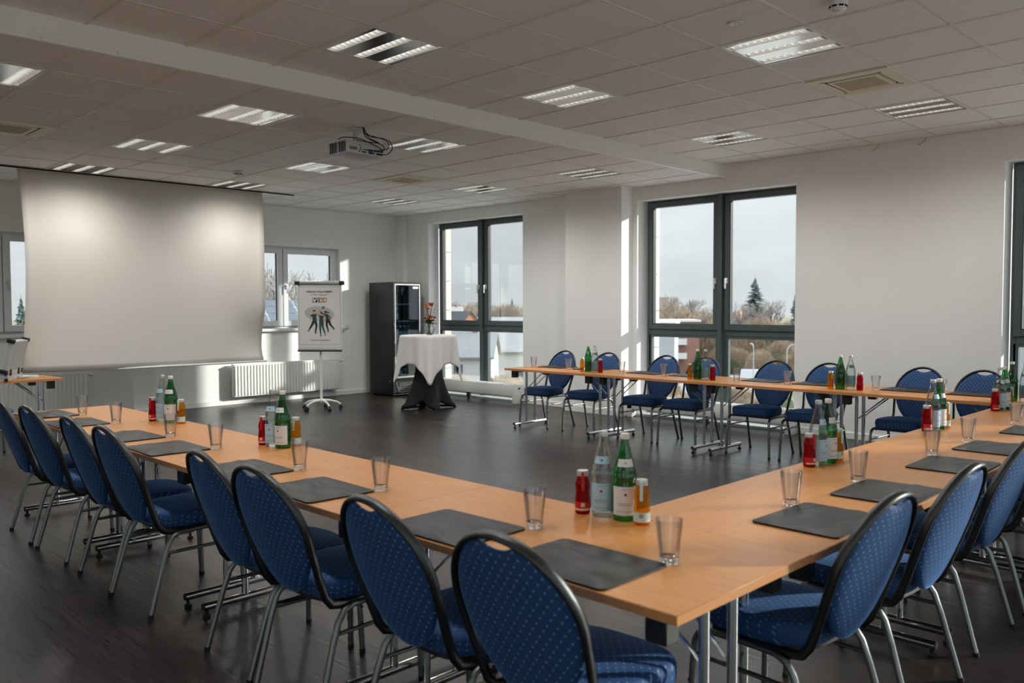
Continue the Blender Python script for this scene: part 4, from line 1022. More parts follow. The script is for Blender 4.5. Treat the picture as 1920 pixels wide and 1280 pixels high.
fill = [(1.228, [('clear', .085), ('clear', .16)]), (.938, [('clear', .08), ('clear', .15), ('green', .23), ('clear', .31), ('clear', .40)]), (.628, [('clear', .09), ('clear', .17), ('clear', .25), ('green', .34)]), (.279, [('amber', .08), ('amber', .15), ('clear', .23), ('amber', .33)])]
nm = {1.228: 'upper shelf', .938: 'second shelf', .628: 'third shelf', .279: 'fridge floor'}
for z, its in fill:
    for k, (kd, x) in enumerate(its):
        KIND[kd][0]((fx + x, fy + .14, z + .001), -pi / 2, '%s inside the fridge, %s, %s from the left' % (KIND[kd][1].split(' with')[0], nm[z], ordn[k]), 'bottles in the fridge')

# ------------------------------------------------------------------ high table with black cover, white cloth, vase, flowers
hx, hy, hr, hz = 7.78, 9.43, .40, 1.055
t = thing('high_table', 'round bar table in a black stretch cover with four pointed feet', 'bar table', (hx, hy, 0))
MB().lathe([(hr - .01, hz - .03), (hr, hz - .025), (hr, hz - .005), (hr - .006, hz)], 40).build('tabletop', 'white_plastic', t)
MB().cyl((0, 0, .03), (0, 0, hz - .03), .035, n=16).build('column', 'chrome', t)
nth, nzz = 72, 24; vs = []; feet = [radians(a) for a in (159, 248, 337, 67)]
for j in range(nzz + 1):
    tz = j / nzz
    for i in range(nth):
        th = 2 * pi * i / nth
        dmin = min(abs((th - f + pi) % (2 * pi) - pi) for f in feet); q = dmin / (pi / 4)       # 0 at a foot, 1 midway
        zb = .006 + .105 * min(1, q * 1.15) ** 1.4
        z = zb + (hz - .03 - zb) * tz
        rb = .425 * (1 - .50 * (1 - (1 - q) ** 2.2))
        rw = .155 + .03 * (1 - q) ** 2
        k_ = max(0, 1 - z / .78)
        r_ = rw + (rb - rw) * min(1, k_ ** 2.1 * 1.0 + (.10 * (1 - q) if k_ > .9 else 0))
        if z > .74: r_ = r_ + (hr - .05 - r_) * ((z - .74) / (hz - .03 - .74)) ** 1.6
        vs.append((r_ * cos(th), r_ * sin(th), z))
fs = [(j * nth + i, j * nth + (i + 1) % nth, (j + 1) * nth + (i + 1) % nth, (j + 1) * nth + i) for j in range(nzz) for i in range(nth)]
cv = MB().add(vs, fs).build('stretch_cover', 'stretch_black', t, 70); md = cv.modifiers.new('thick', 'SOLIDIFY'); md.thickness = .002
for f in feet:
    MB().tube([(.05 * cos(f), .05 * sin(f), .04), (.38 * cos(f), .38 * sin(f), .022)], .016, 8).build('leg', 'black_plastic', t)
    MB().cyl((.395 * cos(f), .395 * sin(f), 0), (.395 * cos(f), .395 * sin(f), .02), .022, n=12).build('foot', 'black_rubber', t)
# square overlay cloth
nth = 176; half = .80; ca = radians(233); vs = []; rings = [.001, .12, .24, .34, .385, .405]; nd = 16
for r_ in rings:
    for i in range(nth):
        th = 2 * pi * i / nth; vs.append((r_ * cos(th), r_ * sin(th), hz + .0035 - (.006 if r_ > .4 else 0)))
for j in range(1, nd + 1):
    f = j / nd
    for i in range(nth):
        th = 2 * pi * i / nth; a = th - ca
        sq = half / max(abs(cos(a + pi / 4)), abs(sin(a + pi / 4)))                 # corners at ca + k*90
        drop = (min(sq, half * 1.36) - .405) * f
        c4 = cos(4 * a); fold = .5 + .5 * cos(16 * a + .6 * sin(3 * a)); fold2 = .5 + .5 * cos(9 * a + 1.3)
        r_ = .407 + .010 * f + f ** 1.1 * (.038 * fold + .018 * fold2 - .018) + f * (.055 * max(0, c4) ** 3 - .03 * max(0, -c4))
        vs.append((r_ * cos(th), r_ * sin(th), hz - .002 - drop * .985))
nr = len(rings) + nd
fs = [(j * nth + i, j * nth + (i + 1) % nth, (j + 1) * nth + (i + 1) % nth, (j + 1) * nth + i) for j in range(nr - 1) for i in range(nth)] + [tuple(reversed(range(nth)))]
tcl = MB().add(vs, fs).build('tablecloth', 'cloth_white', None, 80); tcl.location = (hx, hy, 0); md = tcl.modifiers.new('thick', 'SOLIDIFY'); md.thickness = .0015; md.offset = 1
tag(tcl, 'white square tablecloth draped over the round bar table', 'tablecloth')

vz = hz + .007; vx, vy = hx + .01, hy - .015
t = thing('flower_vase', 'round clear glass bowl vase on the white tablecloth', 'vase', (vx, vy, vz))
MB().lathe([(.035, 0), (.055, .012), (.074, .045), (.079, .078), (.074, .108), (.058, .135), (.046, .148), (.048, .156)], 28, capt=False).build('glass_bowl', 'vase_glass', t, 70)
MB().lathe([(.033, .004), (.053, .014), (.072, .046), (.0765, .076)], 28).build('water', 'water_fill', t, 70)
t = thing('flower_bouquet', 'orange and rust flowers with green leaves standing in the glass vase', 'flowers', (vx, vy, vz + .012))
rng = random.Random(3)
for k in range(9):
    a = rng.uniform(0, 2 * pi); r_ = rng.uniform(.01, .03)
    MB().tube([(r_ * cos(a + 2.5), r_ * sin(a + 2.5), .0), (r_ * .5 * cos(a), r_ * .5 * sin(a), .09), (r_ * 1.2 * cos(a), r_ * 1.2 * sin(a), .2)], .0035, 6).build('stem', 'stem_green', t)
def leaf(a, el, L, w, z0, r0, mat='leaf_green'):
    n = 7; vs = []; d = Vector((cos(a) * cos(el), sin(a) * cos(el), sin(el))); s = Vector((-sin(a), cos(a), 0))
    for i in range(n):
        f = i / (n - 1); c = Vector((cos(a) * r0, sin(a) * r0, z0)) + d * L * f + Vector((0, 0, -.35 * L * f * f)); ww = w * sin(pi * (f * .9 + .08))
        vs += [c + s * ww + Vector((0, 0, .12 * w)), c - Vector((0, 0, .1 * w)), c - s * ww + Vector((0, 0, .12 * w))]
    fs = []
    for i in range(n - 1): fs += [(3 * i, 3 * i + 1, 3 * i + 4, 3 * i + 3), (3 * i + 1, 3 * i + 2, 3 * i + 5, 3 * i + 4)]
    MB().add(vs, fs).build('leaf', mat, t, 80)
for k in range(34): leaf(rng.uniform(0, 2 * pi), rng.uniform(-.15, .9), rng.uniform(.07, .11), rng.uniform(.014, .022), .15 + rng.uniform(-.01, .03), .02)
def bloom(x, y, z, r, mat, n=11):
    bl_ = MB()
    for i in range(n):
        a = i * 2.4; rr = r * (.35 + .65 * i / n); tip = Vector((x + cos(a) * rr, y + sin(a) * rr, z + r * (1.1 - .5 * i / n))); base = Vector((x, y, z - r * .4)); s = Vector((-sin(a), cos(a), 0)) * r * .55; mid = (tip + base) / 2 + Vector((cos(a), sin(a), -.2)) * r * .45
        bl_.add([base, mid + s, tip, mid - s], [(0, 1, 2, 3)])
    bl_.build('blossom', mat, t, 80)
R3 = (.705, -.709)
def bp(u, z, d=0): return (R3[0] * u + .709 * d, R3[1] * u + .705 * d, z)
for (u, z, d, r, mt) in ((.028, .405, 0, .030, 'flower_orange'), (.003, .425, .02, .026, 'flower_orange'), (.045, .43, -.01, .022, 'flower_orange'), (-.045, .395, 0, .028, 'flower_yellow'), (-.022, .355, .01, .024, 'flower_orange'), (-.055, .415, .02, .02, 'flower_orange'), (.005, .25, -.03, .030, 'flower_orange'), (-.02, .225, -.03, .022, 'flower_yellow'), (.04, .235, -.03, .026, 'flower_orange'), (.075, .23, -.01, .022, 'flower_rust'), (-.06, .22, 0, .022, 'flower_rust'), (.05, .19, -.03, .024, 'flower_rust'), (-.03, .18, -.04, .024, 'flower_rust')):
    x, y, zz = bp(u, z, d); bloom(x, y, zz, r, mt); MB().tube([(0, 0, .16), (x * .5, y * .5, .16 + (zz - .16) * .5), (x, y, zz - .005)], .0035, 6).build('stem', 'stem_green', t)
for u, z in ((-.035, .30), (-.045, .27), (-.03, .33), (.075, .35), (.06, .31), (.085, .25)):
    x, y, zz = bp(u, z); o = MB().sphere((x, y, zz), .008, 8, 5).build('berry', 'flower_rust', t); MB().tube([(0, 0, .16), (x * .7, y * .7, zz * .8), (x, y, zz)], .0018, 5).build('stem', 'stem_green', t)
for u, z in ((.13, .44), (.15, .36), (.11, .30)):
    x, y, zz = bp(u, z); MB().tube(spline([(0, 0, .15), (x * .35, y * .35, .15 + (zz - .15) * .55), (x, y, zz)], 5), .0014, 5).build('grass_blade', 'leaf_green', t)

# ------------------------------------------------------------------ metal case and papers on the presenter table
t = thing('metal_case', 'open aluminium flight case standing on the presenter table', 'case', (2.57, 9.83, TH + .002), radians(58))
cw, cd, ch = .44, .32, .085
MB().rbox((-cw / 2, 0, 0), (cw / 2, cd, .008), .002, seg=1).rbox((-cw / 2, 0, 0), (cw / 2, .012, ch), .002, seg=1).rbox((-cw / 2, cd - .012, 0), (cw / 2, cd, ch), .002, seg=1).rbox((-cw / 2, 0, 0), (-cw / 2 + .012, cd, ch), .002, seg=1).rbox((cw / 2 - .012, 0, 0), (cw / 2, cd, ch), .002, seg=1).build('case_base', 'case_panel', t)
for z in (.0, ch - .012): MB().box((-cw / 2 - .003, -.003, z), (cw / 2 + .003, .003, z + .014)).box((-cw / 2 - .003, -.003, z), (-cw / 2 + .003, cd + .003, z + .014)).box((cw / 2 - .003, -.003, z), (cw / 2 + .003, cd + .003, z + .014)).build('edge_strip', 'case_alu', t, 0)
lidT = Matrix.Translation((0, 0, ch + .002)) @ Matrix.Rotation(radians(14), 4, 'X')
lid = MB().box((-cw / 2, 0, 0), (cw / 2, .006, cd), 0, lidT).box((-cw / 2, 0, 0), (-cw / 2 + .006, .06, cd), 0, lidT).box((cw / 2 - .006, 0, 0), (cw / 2, .06, cd), 0, lidT).box((-cw / 2, 0, cd - .006), (cw / 2, .06, cd), 0, lidT).box((-cw / 2, 0, 0), (cw / 2, .06, .006), 0, lidT).build('lid', 'case_panel', t, 0)
e = MB()
for x in (-cw / 2 - .002, cw / 2 - .014): e.box((x, -.003, 0), (x + .016, .012, cd), 0, lidT).box((x, .05, 0), (x + .016, .063, cd), 0, lidT)
e.box((-cw / 2, -.003, cd - .014), (cw / 2, .012, cd + .002), 0, lidT).box((-cw / 2, -.003, 0), (cw / 2, .012, .014), 0, lidT); e.build('lid_edge', 'case_alu', lid, 0)
for x in (-cw / 2, cw / 2):
    for zc_ in (.0, cd): MB().rbox((x - .02, -.008, zc_ - .02), (x + .02, .066, zc_ + .02), .006, 0, lidT).build('corner_cap', 'black_plastic', lid)
    for z in (.01, ch - .01): MB().rbox((x - .018, -.008, z - .014), (x + .018, .02, z + .014), .004).build('corner_cap', 'black_plastic', t)
for x in (-.12, .12): MB().rbox((x - .025, -.01, ch - .035), (x + .025, .004, ch + .03), .003).build('hinge', 'black_plastic', t)
MB().rbox((-cw / 2 + .02, .03, ch - .03), (cw / 2 - .02, cd - .02, ch + .005), .01).build('contents', 'leather', t)
t = thing('paper_stack', 'small stack of white papers beside the metal case', 'papers', (2.70, 9.98, TH + .001), radians(35))
for k in range(4): MB().box((-.12, -.085, k * .006), (.12, .085, k * .006 + .005)).build('sheet', 'paper', t, 0).rotation_euler = (0, 0, radians(k * 5 - 8))

# thermostat on the far wall
t = thing('thermostat', 'small white wall thermostat right of the flip chart', 'thermostat', (8.07, FY, 1.14))
MB().rbox((-.04, -.022, -.04), (.04, 0, .04), .005).build('body', 'white_plastic', t); MB().cyl((0, -.03, 0), (0, -.02, 0), .02, n=16).build('dial', 'white_plastic', t)
#SPLIT2

# ------------------------------------------------------------------ outside: facade, ground, town, trees
GZ = -12.0
struct(MB().box((-400, -300, GZ - 1), (900, 900, GZ)).build('ground', 'grass', smooth=0))
# own facade between the windows, clad in pale panels
for n, (a, b_) in enumerate(((6.79, 8.90), (2.43, 4.54), (11.13, 12.2))):
    b_ -= .28; struct_b = MB().box((9.50, b_ - .01, -12), (9.52, b_ + .28, 4.2))
    f = struct(struct_b.box((9.50, a, -12), (9.66, b_, 4.2)).build('facade_pier', 'cladding_joint', smooth=0))
    for k in range(-2, 8):
        z0 = -.1 + (k) * .5
        MB().rbox((9.655, a + .01, z0 + .004), (9.69, b_ - .01, z0 + .496), .002, seg=1).build('cladding_panel', 'cladding', f, 0)
        MB().rbox((9.505, a - .02, z0 + .004), (9.688, a + .006, z0 + .496), .002, seg=1).build('cladding_panel', 'cladding', f, 0)
struct(MB().box((WX + .3, NY - .5, 2.9), (9.7, FY + .6, 4.2)).build('facade_band', 'cladding', smooth=0))
struct(MB().box((LX - .6, NY - .5, 3.4), (9.7, FY + .6, 3.9)).build('roof', 'cladding', smooth=0))
struct(MB().box((LX - .4, NY - .4, GZ), (9.45, FY + .3, -.26)).build('facade', 'cladding', smooth=0))

def house(label, loc, rz, w, d, h, rh, wall, roof, cat='house', wins=(), gable_mat=None, chim=True, solar=False, ridge_x=True, grp=None):
    """w along local X (front = -Y), ridge along X; wins = (x, z, w, h) on the front"""
    t = thing('house', label, cat, loc, rz, grp)
    MB().box((-w / 2, -d / 2, 0), (w / 2, d / 2, h)).build('wall', wall, t, 0)
    if rh > 0:
        g = MB()
        for x in (-w / 2, w / 2): g.add([(x, -d / 2, h), (x, d / 2, h), (x, 0, h + rh)], [(0, 1, 2)])
        g.build('gable', gable_mat or wall, t, 0)
        o = .45
        for s in (-1, 1):
            r = MB(); e = o * rh / (d / 2)
            r.add([(-w / 2 - o, s * (d / 2 + o), h - e), (w / 2 + o, s * (d / 2 + o), h - e), (w / 2 + o, 0, h + rh), (-w / 2 - o, 0, h + rh), (-w / 2 - o, s * (d / 2 + o), h - e + .25), (w / 2 + o, s * (d / 2 + o), h - e + .25), (w / 2 + o, 0, h + rh + .25), (-w / 2 - o, 0, h + rh + .25)], [(0, 1, 2, 3), (7, 6, 5, 4), (0, 4, 5, 1), (1, 5, 6, 2), (3, 2, 6, 7), (0, 3, 7, 4)])
            ro = r.build('roof', roof, t, 0)
            if solar and s < 0:
                sl = sqrt((d / 2) ** 2 + rh ** 2); nx_ = int(w / 1.05); nz_ = int(sl / .8)
                for i in range(nx_):
                    for j in range(nz_):
                        f0, f1 = (j + .05) / nz_, (j + .95) / nz_; x0 = -w / 2 + .2 + i * (w - .4) / nx_; x1 = x0 + (w - .4) / nx_ - .12
                        q = lambda f: (-d / 2 * (1 - f), h + rh * f + .3)
                        MB().add([(x0, *q(f0)), (x1, *q(f0)), (x1, *q(f1)), (x0, *q(f1))], [(0, 1, 2, 3)]).build('solar_panel', 'solar', ro, 0)
    else:
        MB().box((-w / 2 - .3, -d / 2 - .3, h), (w / 2 + .3, d / 2 + .3, h + .4)).build('roof', roof, t, 0)
    if chim and rh > 0: MB().box((w * .18, -.3, h + rh * .5), (w * .18 + .7, .4, h + rh + .9)).build('chimney', 'brick_red', t, 0)
    for x, z, ww, hh in wins:
        fr = MB().box((x - ww / 2 - .08, -d / 2 - .07, z - .08), (x + ww / 2 + .08, -d / 2 + .02, z + hh + .08)).build('window', 'render_white', t, 0)
        for s in (-1, 1): MB().box((x + (-ww / 2 if s < 0 else .04), -d / 2 - .1, z), (x + (-.04 if s < 0 else ww / 2), -d / 2 - .06, z + hh)).build('pane', 'house_glass', fr, 0)
    return t
def face(x, y): return atan2(y, x) - pi / 2          # local -Y turned towards our building
# brick flats with balconies, seen through the middle window
fx_, fy_ = 141.0, 94.5; rz = face(fx_, fy_) + .25
t = house('red brick block of flats with white balconies seen through the middle window', (fx_ + 2, fy_ + 6, GZ), rz, 15, 9, 10.2, 0, 'brick_red', 'render_white', 'apartment building', [(x, z, ww, 1.35) for z in (1.1, 3.9, 6.7) for x, ww in ((-4.5, 1.1), (-1.6, 1.1), (2.2, 2.2))], chim=False)
for z in (3.1, 5.9):
    bl_ = MB().box((.2, -6.1, z - .2), (4.6, -4.5, z)).build('balcony', 'render_white', t, 0)
    MB().box((.2, -6.1, z), (4.6, -6.04, z + 1.0)).box((.2, -6.1, z), (.26, -4.5, z + 1.0)).box((4.54, -6.1, z), (4.6, -4.5, z + 1.0)).build('balcony_rail', 'render_white', bl_, 0)
house('tall pinkish grey block far behind the brick flats', (272.5, 192.5, GZ), face(272, 190) + .2, 8, 12, 16.2, 0, 'render_pink', 'render_pink', 'apartment building', [(x, z, 1.2, 1.4) for z in (2, 5, 8, 11) for x in (-2, 1.5)], chim=False)
house('low hall with a white flat roof left in the middle window', (121.5, 88.0, GZ), face(121.5, 88) - .1, 11, 10, 10.3, 0, 'render_grey', 'render_white', 'building', [(-2, 7.5, 2, 1.4), (2, 7.5, 2, 1.4)], chim=False)
house('house with a red tiled roof below the big conifer', (261.5, 147.0, GZ), face(262, 146) + .6, 9, 8, 6.5, 4.8, 'render_white', 'roof_red', 'house', [(-4, 3, 1.6, 1.3), (0, 3, 1.6, 1.3), (4, 3, 1.6, 1.3)])
house('low garage row with pale doors beside the street', (165, 88, GZ), face(165, 88), 16, 5, 2.7, 0, 'render_grey', 'twig_brown', 'garage', [(x, .4, 2.2, 1.6) for x in (-6, -2, 2, 6)], chim=False)
# far window
house('house with a dark roof and orange brick gable seen through the far window', (172.8, 193.6, GZ), face(174, 192.5) - pi / 2 + .5, 12, 9.5, 6.6, 5.0, 'render_white', 'roof_dark', 'house', [(-3, 3, 1.6, 1.3), (2, 3, 1.6, 1.3)], gable_mat='brick_orange')
house('long pale hall with white roof lights seen through the far window', (214, 216, GZ), face(214, 216) - .1, 34, 14, 8.0, 1.2, 'render_white', 'roof_grey', 'building', [(x, 4, 2, 1.5) for x in (-12, -6, 0, 6, 12)], chim=False)
house('white gabled house at the left of the far window', (206, 236, GZ), face(206, 236) + .9, 12, 9, 8.0, 5.0, 'render_white', 'roof_grey', 'house', [(-3, 4, 1.6, 1.3), (3, 4, 1.6, 1.3)])
house('white house with a grey roof in the lower left pane of the far window', (77, 86.5, GZ), face(77, 86.5) - .15, 9.5, 9, 6.8, 3.0, 'render_white', 'roof_grey', 'house', [(-2.8, 4.6, 1.2, 1.2), (.4, 4.6, 1.2, 1.2), (-1.2, .6, 2.4, 2)])
house('pale hall with a shallow grey roof in the lower right pane of the far window', (96, 95, GZ), face(96, 95) + .12, 17, 11, 6.4, 2.6, 'render_white', 'roof_grey', 'building', [(-5, 2.6, 2, 1.4), (0, 2.6, 2, 1.4), (5, 2.6, 2, 1.4)], chim=False)
house('neighbour house with a solar roof behind the flip chart window', (26.5, 50.5, GZ), face(25.5, 49.5) + .25, 17, 13, 9.6, 4.0, 'render_white', 'render_grey', 'house', [(-3, 6, 1.4, 1.2), (3, 6, 1.4, 1.2)], solar=True, chim=False)
house('grey house at the right picture edge outside the nearest window', (150, 34, GZ), face(150, 34), 16, 10, 9, 4, 'render_grey', 'roof_dark', 'house', [(-4, 5, 1.6, 1.3), (0, 5, 1.6, 1.3), (4, 5, 1.6, 1.3)])

struct(MB().box((9.8, -60, GZ + .0), (75, 70, GZ + .02)).box((-60, -60, GZ), (9.8, NY - 1, GZ + .02)).box((-60, NY - 1, GZ), (LX - 1, 45, GZ + .02)).build('bounce_ground', 'bounce_pale', smooth=0))  # unseen pale ground, added to bounce daylight up to the ceiling
# street with parked vehicles and lamp posts
struct(MB().add([(112, 78, GZ + .03), (108, 66, GZ + .03), (240, 108, GZ + .03), (244, 122, GZ + .03)], [(0, 1, 2, 3)]).build('road', 'asphalt', smooth=0))
struct(MB().add([(120, 74, GZ + .04), (126, 56, GZ + .04), (176, 62, GZ + .04), (172, 92, GZ + .04)], [(0, 1, 2, 3)]).build('road', 'asphalt', smooth=0))
def car(label, loc, rz, L, Wd, H, body, van=False):
    t = thing('van' if van else 'car', label, 'van' if van else 'car', loc, rz)
    bm_ = MB()
    prof = [(-L / 2, .35), (-L / 2, H * .92), (-L / 2 + .15, H), (L * .18, H), (L * .36, H * .58), (L / 2 - .05, H * .48), (L / 2, .35)] if van else [(-L / 2, .35), (-L / 2 + .05, H * .62), (-L * .36, H * .66), (-L * .26, H * .97), (L * .06, H), (L * .24, H * .66), (L / 2 - .1, H * .55), (L / 2, .35)]
    n = len(prof); hw_ = Wd / 2
    vs = [(x, -hw_, z) for x, z in prof] + [(x, hw_, z) for x, z in prof]
    bm_.add(vs, [tuple(range(n)), tuple(reversed(range(n, 2 * n)))] + [(i, n + i, n + (i + 1) % n, (i + 1) % n) for i in range(n)])
    bm_.build('body', body, t, 30)
    for s in (-1, 1):
        if van: MB().box((L * .05, s * hw_ - .01, H * .6), (L * .2, s * hw_ + .01, H * .9)).build('side_window', 'house_glass', t, 0)
        else: MB().box((-L * .24, s * hw_ - .01, H * .66), (L * .08, s * hw_ + .01, H * .93)).build('side_window', 'house_glass', t, 0)
        for x in (-L * .31, L * .31): MB().cyl((x, s * (hw_ - .18), .32), (x, s * (hw_ + .01), .32), .32, n=14).build('wheel', 'black_rubber', t)
    xa, za, xb, zb = (L * .19, H * .97, L * .35, H * .6) if van else (L * .07, H * .97, L * .23, H * .69)
    MB().add([(xa, -hw_ * .88, za + .02), (xa, hw_ * .88, za + .02), (xb, hw_ * .88, zb + .02), (xb, -hw_ * .88, zb + .02)], [(0, 1, 2, 3)]).build('windscreen', 'house_glass', t, 0)
car('white van parked below the middle window', (133.5, 73.2, GZ), radians(-62), 5.0, 2.0, 2.3, 'car_white', True)
car('grey car parked beside the garages', (154, 84.5, GZ), radians(-55), 4.4, 1.8, 1.45, 'car_grey')
car('dark car parked behind the white van', (148, 78, GZ), radians(-60), 4.4, 1.8, 1.45, 'car_dark')
car('white car parked at the start of the street', (157, 92.5, GZ), radians(-40), 4.4, 1.8, 1.45, 'car_white')
def lamp(label, loc, rz, h):
    t = thing('street_lamp', label, 'street lamp', loc, rz)
    MB().tube(spline([(0, 0, 0), (0, 0, h * .8), (.15, 0, h * .95), (.8, 0, h), (1.6, 0, h + .05)], 6), .07, 8).build('post', 'render_grey', t); MB().rbox((1.4, -.14, h - .03), (2.1, .14, h + .12), .04).build('lamp_head', 'render_white', t)
lamp('curved street lamp at the right of the middle window', (98.2, 49.6, GZ), radians(-45), 8.6)
lamp('straight thin street lamp in front of the garages', (122.6, 67.6, GZ), radians(40), 7.2)

# trees: a few grown meshes, copied
def bare_tree_mesh(name, mat, h, seed, spread=.55, lv=6, r0=.22):
    r = random.Random(seed); b = MB()
    def grow(p, d, L, rad, lev):
        q = p + d * L; mid = (p + q) / 2 + Vector((r.uniform(-1, 1), r.uniform(-1, 1), r.uniform(-.5, .5))) * L * .07
        b.tube([p, mid, q], [rad, rad * .88, rad * .74], 6 if lev > 3 else 3, cap=False)
        if lev == 0: return
        for k in range(3 if lev < 5 else 2 + (r.random() < .6)):
            ax = d.orthogonal().normalized(); ax.rotate(Matrix.Rotation(r.uniform(0, 2 * pi), 3, d)); e = (d + ax * spread * r.uniform(.6, 1.35) + Vector((0, 0, .16))).normalized()
            st = q if k == 0 or r.random() < .5 else p.lerp(q, r.uniform(.55, .95))
            grow(st, e, L * r.uniform(.68, .86), rad * .70, lev - 1)
    grow(Vector((0, 0, 0)), Vector((r.uniform(-.06, .06), r.uniform(-.06, .06), 1)).normalized(), h * .235, r0, lv)
    f_ = h / max(p[2] for p in b.v); b.v = [(p[0] * f_, p[1] * f_, p[2] * f_) for p in b.v]
    return b.mesh(name, mat, 0)
def conifer_mesh(name, h, seed, w=.26):
    r = random.Random(seed); b = MB(); b.cyl((0, 0, 0), (0, 0, h), h * .014, h * .002, n=7, m=1)
    n = 46
    for i in range(n):
        f = i / n; z = h * (.06 + .92 * f); R_ = h * w * (1 - f) ** .8 * r.uniform(.75, 1.15)
        for k in range(8):
            a = r.uniform(0, 2 * pi); L = R_ * r.uniform(.6, 1.1); dz = -.18 * L + r.uniform(-.2, .1); p0 = Vector((0, 0, z)); p1 = Vector((cos(a) * L, sin(a) * L, z + dz)); s = Vector((-sin(a), cos(a), 0))
            m_ = p0.lerp(p1, .55); ww = L * .16 + .12
            b.add([p0, m_ + s * ww - Vector((0, 0, .25)), p1 + Vector((0, 0, .12)), m_ - s * ww - Vector((0, 0, .25)), m_ + Vector((0, 0, .15))], [(0, 4, 1), (4, 2, 1), (0, 3, 4), (4, 3, 2)])
    return b.mesh(name, ['needle', 'bark'], 0)
def scrub_mesh(name, mat, w, h, seed, n=3600):
    r = random.Random(seed); b = MB()
    for i in range(n):
        a = r.uniform(0, 2 * pi); q = sqrt(r.random()); zz = r.random() ** .8
        R_ = w * q * (1 - .55 * zz ** 2); c = Vector((cos(a) * R_, sin(a) * R_, zz * h * (1 - .25 * q)))
        d = Vector((cos(a) * .5 + r.uniform(-.5, .5), sin(a) * .5 + r.uniform(-.5, .5), 1)).normalized(); L = r.uniform(.5, 1.3) * h * .16; s = d.orthogonal().normalized() * r.uniform(.03, .08) * h * .12
        b.add([c - s, c + s, c + d * L], [(0, 1, 2)])
        if i % 3 == 0: b.add([Vector((c.x * .3, c.y * .3, 0)), Vector((c.x * .3 + .05, c.y * .3, 0)), c], [(0, 1, 2)])
    return b.mesh(name, mat, 0)
bt = [bare_tree_mesh('bare_tree', 'twig_grey', 13, 1), bare_tree_mesh('bare_tree', 'twig_brown', 12, 5, .62), bare_tree_mesh('bare_tree', 'twig_grey', 14, 9, .45)]
cf = [conifer_mesh('conifer', 21, 2, .36), conifer_mesh('conifer', 17, 4, .22)]
sb_ = [scrub_mesh('bush', 'scrub', 4.2, 5.2, 3), scrub_mesh('bush', 'twig_brown', 4.5, 6.5, 6), scrub_mesh('bush', 'hedge', 3.6, 4.2, 8)]
def plant(name, me, loc, sc_, label, cat, grp=None):
    o = bpy.data.objects.new(name, me); C.objects.link(o); o.location = loc; o.scale = (sc_, sc_, sc_); o.rotation_euler = (0, 0, random.uniform(0, 6.28)); return tag(o, label, cat, grp)
plant('conifer', cf[0], (210.3, 115.7, GZ), 1.02, 'big solitary conifer rising in the right pane of the middle window', 'tree')
plant('conifer', cf[1], (198.5, 98.0, GZ), 1.02, 'second conifer cut by the right edge of the middle window', 'tree')
for k, (u, D, s_) in enumerate(((283.7, 281.9, 1.02), (292, 278, 1.10), (276, 285, .8))):
    plant('conifer', cf[1], (u, D, GZ), s_, ('slim conifer like a spire in the far window', 'tallest slim conifer at the right of the far window', 'small conifer left of the spire in the far window')[k], 'tree')
plant('conifer', cf[1], (31.4, 116.5, GZ), .88, 'dark spruce outside the window at the left picture edge', 'tree'); plant('conifer', cf[0], (29.0, 122, GZ), .74, 'broader spruce outside the window at the left picture edge', 'tree')
plant('bare_tree', bt[2], (33.4, 60.5, GZ), 1.27, 'tall bare tree left of the window mullion behind the flip chart', 'tree'); plant('bare_tree', bt[0], (35.3, 60.5, GZ), 1.34, 'tall bare tree just left of the flip chart window mullion', 'tree'); plant('bare_tree', bt[1], (38.9, 61.5, GZ), 1.33, 'wide bare tree in the right sash behind the flip chart', 'tree')
plant('bare_tree', bt[1], (37.5, 126, GZ), .95, 'bare tree outside the window at the left picture edge', 'tree')
rng = random.Random(11)
import numpy as np
def merged(name, items, label, cat, mats):
    """many wild bushes grown into one another: one uncountable thicket"""
    vs, fs, mi, o = [], [], [], 0
    for me, loc, sc_, rz_, k in items:
        n = len(me.vertices); co = np.empty(n * 3, np.float32); me.vertices.foreach_get('co', co); co = co.reshape(-1, 3) * sc_
        c_, s_ = cos(rz_), sin(rz_); co = np.stack([co[:, 0] * c_ - co[:, 1] * s_ + loc[0], co[:, 0] * s_ + co[:, 1] * c_ + loc[1], co[:, 2] + loc[2]], 1)
        f = np.empty(len(me.loops), np.int32); me.loops.foreach_get('vertex_index', f); vs.append(co); fs.append(f.reshape(-1, 3) + o); mi.append(np.full(len(f) // 3, k, np.int32)); o += n
    vs = np.concatenate(vs); fs = np.concatenate(fs); mi = np.concatenate(mi)
    me = bpy.data.meshes.new(name); me.vertices.add(len(vs)); me.vertices.foreach_set('co', vs.ravel()); me.loops.add(fs.size); me.loops.foreach_set('vertex_index', fs.ravel().astype(np.int32))
    me.polygons.add(len(fs)); me.polygons.foreach_set('loop_start', np.arange(0, fs.size, 3, dtype=np.int32)); me.polygons.foreach_set('material_index', mi)
    for mm in mats: me.materials.append(M[mm])
    me.update(calc_edges=True); me.validate()
    ob = bpy.data.objects.new(name, me); C.objects.link(ob); return tag(ob, label, cat, kind='stuff')
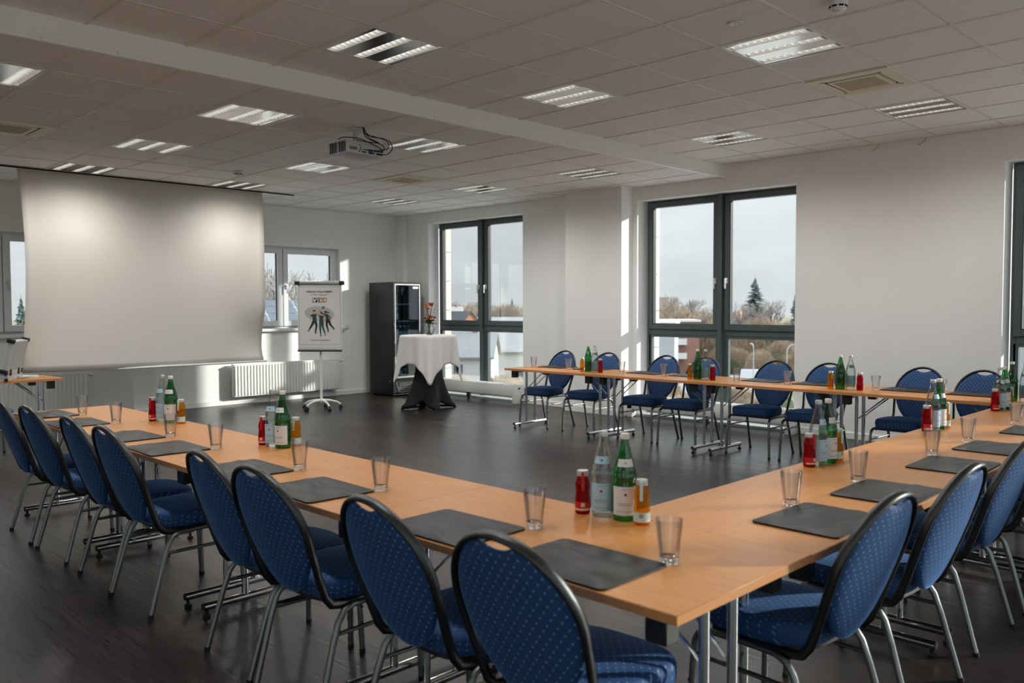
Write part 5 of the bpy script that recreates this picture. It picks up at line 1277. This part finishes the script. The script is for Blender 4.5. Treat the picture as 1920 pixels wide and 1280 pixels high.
def belt(az0, az1, d0, d1, n, kinds, grp, label, cat, s0=.8, s1=1.2):
    items = []
    for k in range(n):
        az = radians(rng.uniform(az0, az1)); D = rng.uniform(d0, d1); q = rng.randrange(len(kinds)); sc_ = rng.uniform(s0, s1); loc = (D * cos(az), D * sin(az), GZ)
        if cat == 'bush': items.append((kinds[q], loc, sc_, rng.uniform(0, 6.28), q))
        else: plant('bare_tree', kinds[q], loc, sc_, label, cat, grp)
    if items: merged('thicket', items, label, 'bushes', ('scrub', 'twig_brown', 'hedge'))
belt(27.5, 36.5, 205, 330, 28, bt, 'bare trees behind the street', 'bare winter tree in the thicket seen through the middle window', 'tree', .95, 1.28)
belt(27.5, 36.5, 190, 270, 50, sb_[:2], 'bushes behind the street', 'brown leafless thicket behind the street seen through the middle window', 'bush', 1.1, 1.65)
belt(26.5, 31.0, 170, 190, 14, sb_, 'hedge by the garages', 'rough mixed hedge behind the low garages', 'bush', .7, 1.1)
belt(27.0, 36.5, 96, 112, 18, sb_, 'bushes below the middle window', 'low brown bushes at the bottom of the middle window', 'bush', .5, .8)
belt(42.5, 51.5, 360, 520, 26, bt, 'distant trees in the far window', 'distant bare tree on the skyline of the far window', 'tree', 1.0, 1.3)
belt(42.5, 51.5, 335, 430, 30, sb_, 'distant bushes in the far window', 'distant bushes between the roofs of the far window', 'bush', 1.2, 2.2)
belt(44.0, 51.0, 97, 105, 18, sb_, 'bushes below the far window', 'brown bushes in front of the white house in the far window', 'bush', .75, .98)
belt(73.0, 77.0, 100, 140, 12, sb_[:2], 'bushes at the left window', 'brown bushes outside the window at the left picture edge', 'bush', 1.3, 1.9)
belt(55.0, 63.5, 120, 150, 36, sb_[:2], 'bushes behind the solar roof', 'brown bushes behind the roof with solar panels', 'bush', 1.5, 1.9)
belt(8.0, 16.0, 90, 240, 10, bt, 'trees outside the nearest window', 'bare tree outside the window at the right picture edge', 'tree', .9, 1.2)
belt(16.0, 27.0, 190, 300, 44, sb_[:2], 'bushes', 'brown thicket beyond the lawn between the middle window and the nearest window', 'bush', 1.2, 1.8)
belt(0.0, 16.0, 150, 260, 44, sb_[:2], 'bushes', 'brown thicket beyond the lawn outside the window at the right picture edge', 'bush', 1.1, 1.6)
